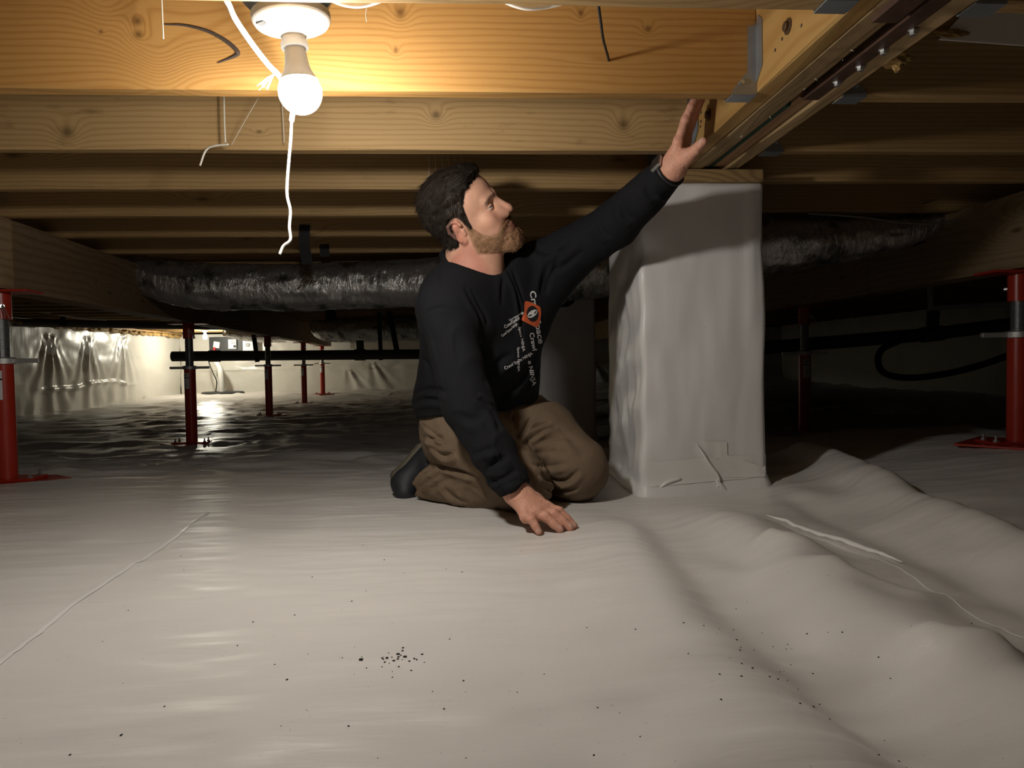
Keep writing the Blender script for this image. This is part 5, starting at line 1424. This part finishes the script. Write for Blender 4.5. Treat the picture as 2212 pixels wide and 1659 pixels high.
HAIR = mesh_np('hair', np.concatenate([YW2, sv]), np.concatenate([YF, sf+len(YW2)]), M['hair'], parent=PERSON); col_attr(HAIR, np.concatenate([hair_c, sc_])); HAIR['label'] = 'short dark hair greying at the side'
# beard
be = beard_edge(f_, u_, r_)
bs = shell(np.maximum(BD_ - (-.0012 + sstep(-.001, .014, be)*(.0040+.0020*vnoise(f_*120, r_*120, u_*120)+.004*sstep(.06, .10, f_)*sstep(-.07, -.10, u_)))*SC, -be-.004))
ZW, ZL, ZF = bs.nets(); ZW = relax(ZW, ZF, 1, .4)
bc_ = np.tile(np.array([.31, .17, .095]), (len(ZW), 1))
rts, nn_, lc = surf_samples(ZW, ZL, ZF, lambda c: beard_edge(c[:, 0], c[:, 2], c[:, 1]) > -.0035, 12000)
flow = -UH[None, :]*.8 + FH[None, :]*.45 + RNG.normal(0, .35, (len(rts), 3)); flow -= .75*nn_*(flow*nn_).sum(1)[:, None]; flow /= np.linalg.norm(flow, axis=1)[:, None]
ln = .0065*RNG.uniform(.5, 1.5, len(rts))
hc = np.array([.29, .165, .088])*RNG.uniform(.5, 1.5, (len(rts), 1)); hc = np.where((RNG.random(len(rts)) < .07)[:, None], np.array([.38, .28, .18]), hc)
sv, sf, sc_ = strands('s', rts-nn_*.0006, flow, nn_, ln, .0006, hc, None, None, .1)
BEARD = mesh_np('beard', np.concatenate([ZW, sv]), np.concatenate([ZF, sf+len(ZW)]), M['hair'], parent=PERSON); col_attr(BEARD, np.concatenate([bc_, sc_])); BEARD['label'] = 'short ginger beard'

# ---------------------------------------------------------------- wrist watch on the raised arm
axw = nrm(wrL-elL); wc = lerp(elL, wrL, .945); s1 = nrm(np.cross(axw, CF)); s2 = np.cross(axw, s1)
wt = [wc + (s1*math.cos(a)+s2*math.sin(a))*.0365 for a in np.linspace(0, 2*math.pi, 25)]
MB().tube(wt, .0055, 8, cap=False).build('watch_band', M['black'], PERSON, smooth=True)
fd = nrm(-CR*.75 + CU*.45 - CF*.5); fd = nrm(fd - axw*(fd@axw)); sd2 = np.cross(axw, fd); cw = wc + fd*.040
rotm = Matrix(np.stack([axw, sd2, fd], 1).tolist())
wf = MB().box((-.016, -.017, -.005), (.016, .017, .005), bev=.003); wf.v = [tuple(Vector(cw) + rotm @ Vector(p)) for p in wf.v]
WF = wf.build('watch_case', M['chrome'], PERSON)
wg = MB().box((-.013, -.014, .0045), (.013, .014, .0065)); wg.v = [tuple(Vector(cw) + rotm @ Vector(p)) for p in wg.v]
wg.build('watch_glass', M['ink'], WF)

# ---------------------------------------------------------------- print on the shirt
bv = BVHTree.FromPolygons(SW.tolist(), SF.tolist())
def on_shirt(u, v, off=.0016):
    h = bv.ray_cast(Vector(CP), Vector(ray(u, v)))
    if h[0] is None: return None
    return np.array(h[0]) + np.array(h[1])*(off if h[1].dot(Vector(ray(u, v))) < 0 else -off)
M['print_white'] = mat('white_print', (.70, .70, .70), .7)
M['print_orange'] = mat('orange_print', (.62, .115, .035), .7); M['print_black'] = mat('black_print', (.008, .008, .009), .7)
def shirt_text(s, p0, p1, hgt, m, bold=0.0):
    me = text_mesh(s, 1.0); V = np.array([v.co[:] for v in me.vertices])
    bm = bmesh.new(); bm.from_mesh(me); bmesh.ops.triangulate(bm, faces=bm.faces[:]); 
    bmesh.ops.subdivide_edges(bm, edges=[e for e in bm.edges if e.calc_length() > .25], cuts=1)
    bmesh.ops.triangulate(bm, faces=bm.faces[:]); bm.verts.index_update()
    V = np.array([v.co[:] for v in bm.verts]); Fs = [tuple(v.index for v in f.verts) for f in bm.faces]; bm.free()
    x0, x1 = V[:, 0].min(), V[:, 0].max(); p0, p1 = np.array(p0, float), np.array(p1, float); d = p1-p0; L = np.linalg.norm(d); d /= L; nvec = np.array([d[1], -d[0]])
    out = []; ok = []
    for v in V:
        q = p0 + d*((v[0]-x0)/(x1-x0)*L) + nvec*(v[1]*hgt/.72)
        h = on_shirt(*q); ok.append(h is not None); out.append(h if h is not None else np.zeros(3))
    out = np.array(out); Fk = [f for f in Fs if all(ok[i] for i in f) and max(np.linalg.norm(out[f[i]]-out[f[i-1]]) for i in range(3)) < .03]
    if Fk: mesh_np('print_lettering', out, Fk, m, smooth=False, parent=SHIRT)
def shirt_poly(name, pts, m, off, parent):
    c = np.mean(pts, 0); n = len(pts); V = []; rings = [1.0, .75, .5, .25]
    for k in rings: V += [on_shirt(*(c + (np.array(p)-c)*k), off) for p in pts]
    V.append(on_shirt(*c, off))
    if any(v is None for v in V): return None
    Fs = [(k*n+i, k*n+(i+1) % n, (k+1)*n+(i+1) % n, (k+1)*n+i) for k in range(3) for i in range(n)] + [(3*n+i, 3*n+(i+1) % n, 4*n) for i in range(n)]
    return mesh_np(name, V, Fs, m, smooth=False, parent=parent)
shirt_text('Crawl Space', (1149, 629), (1168, 742), 13, M['print_white'])
shirt_text('Crawl', (1147, 719), (1154, 757), 10, M['print_white'])
shirt_text('e NINJA', (1143, 779), (1153, 833), 9, M['print_white'])
shirt_text('CrawlSpace', (1089, 707), (1121, 686), 7.5, M['print_white'])
shirt_text('Crawl Space NINJA', (1099, 692), (1131, 675), 4.5, M['print_white'])
shirt_text('Crawl Space NINJA', (1083, 726), (1117, 699), 5.5, M['print_white'])
shirt_text('Space NINJA', (1122, 706), (1131, 759), 6, M['print_white'])
shirt_text('Crawl Space NINJA', (1090, 796), (1149, 763), 6.5, M['print_white'])
shirt_text('Space NINJA', (1119, 750), (1120, 802), 4.5, M['print_white'])
zz = lambda pts: [(1050+a/6.38, 600+b/6.38) for a, b in pts]
def smooth_poly(pts, n=5):
    P = np.array(pts); P2 = np.vstack([P, P[:1]]); out = []
    Pp = np.vstack([P[-1:], P, P[:2]])
    for i in range(1, len(P)+1):
        for t in np.linspace(0, 1, n, endpoint=False):
            out.append(.5*((2*Pp[i]) + (-Pp[i-1]+Pp[i+1])*t + (2*Pp[i-1]-5*Pp[i]+4*Pp[i+1]-Pp[i+2])*t*t + (-Pp[i-1]+3*Pp[i]-3*Pp[i+1]+Pp[i+2])*t**3))
    return [tuple(p) for p in out]
EM = shirt_poly('print_diamond', smooth_poly(zz([(530,335),(575,328),(715,388),(748,435),(748,545),(718,655),(680,678),(515,600),(492,560),(520,480),(522,400)]), 4), M['print_orange'], .0018, SHIRT)
def ellp(c, a, b, rot, n=28): return zz([(c[0]+a*math.cos(q)*math.cos(rot)-b*math.sin(q)*math.sin(rot), c[1]+a*math.cos(q)*math.sin(rot)+b*math.sin(q)*math.cos(rot)) for q in np.linspace(0, 2*math.pi, n, endpoint=False)])
shirt_poly('print_disc', ellp((633, 497), 82, 108, -.1), M['print_black'], .0024, SHIRT)
shirt_poly('print_oval', ellp((630, 497), 78, 42, -.62), M['print_white'], .0030, SHIRT)
for c in ((668, 478), (598, 520)): shirt_poly('print_mark', ellp(c, 28, 8, -.9 if c[0] > 640 else -.4, 12), M['print_black'], .0036, SHIRT)
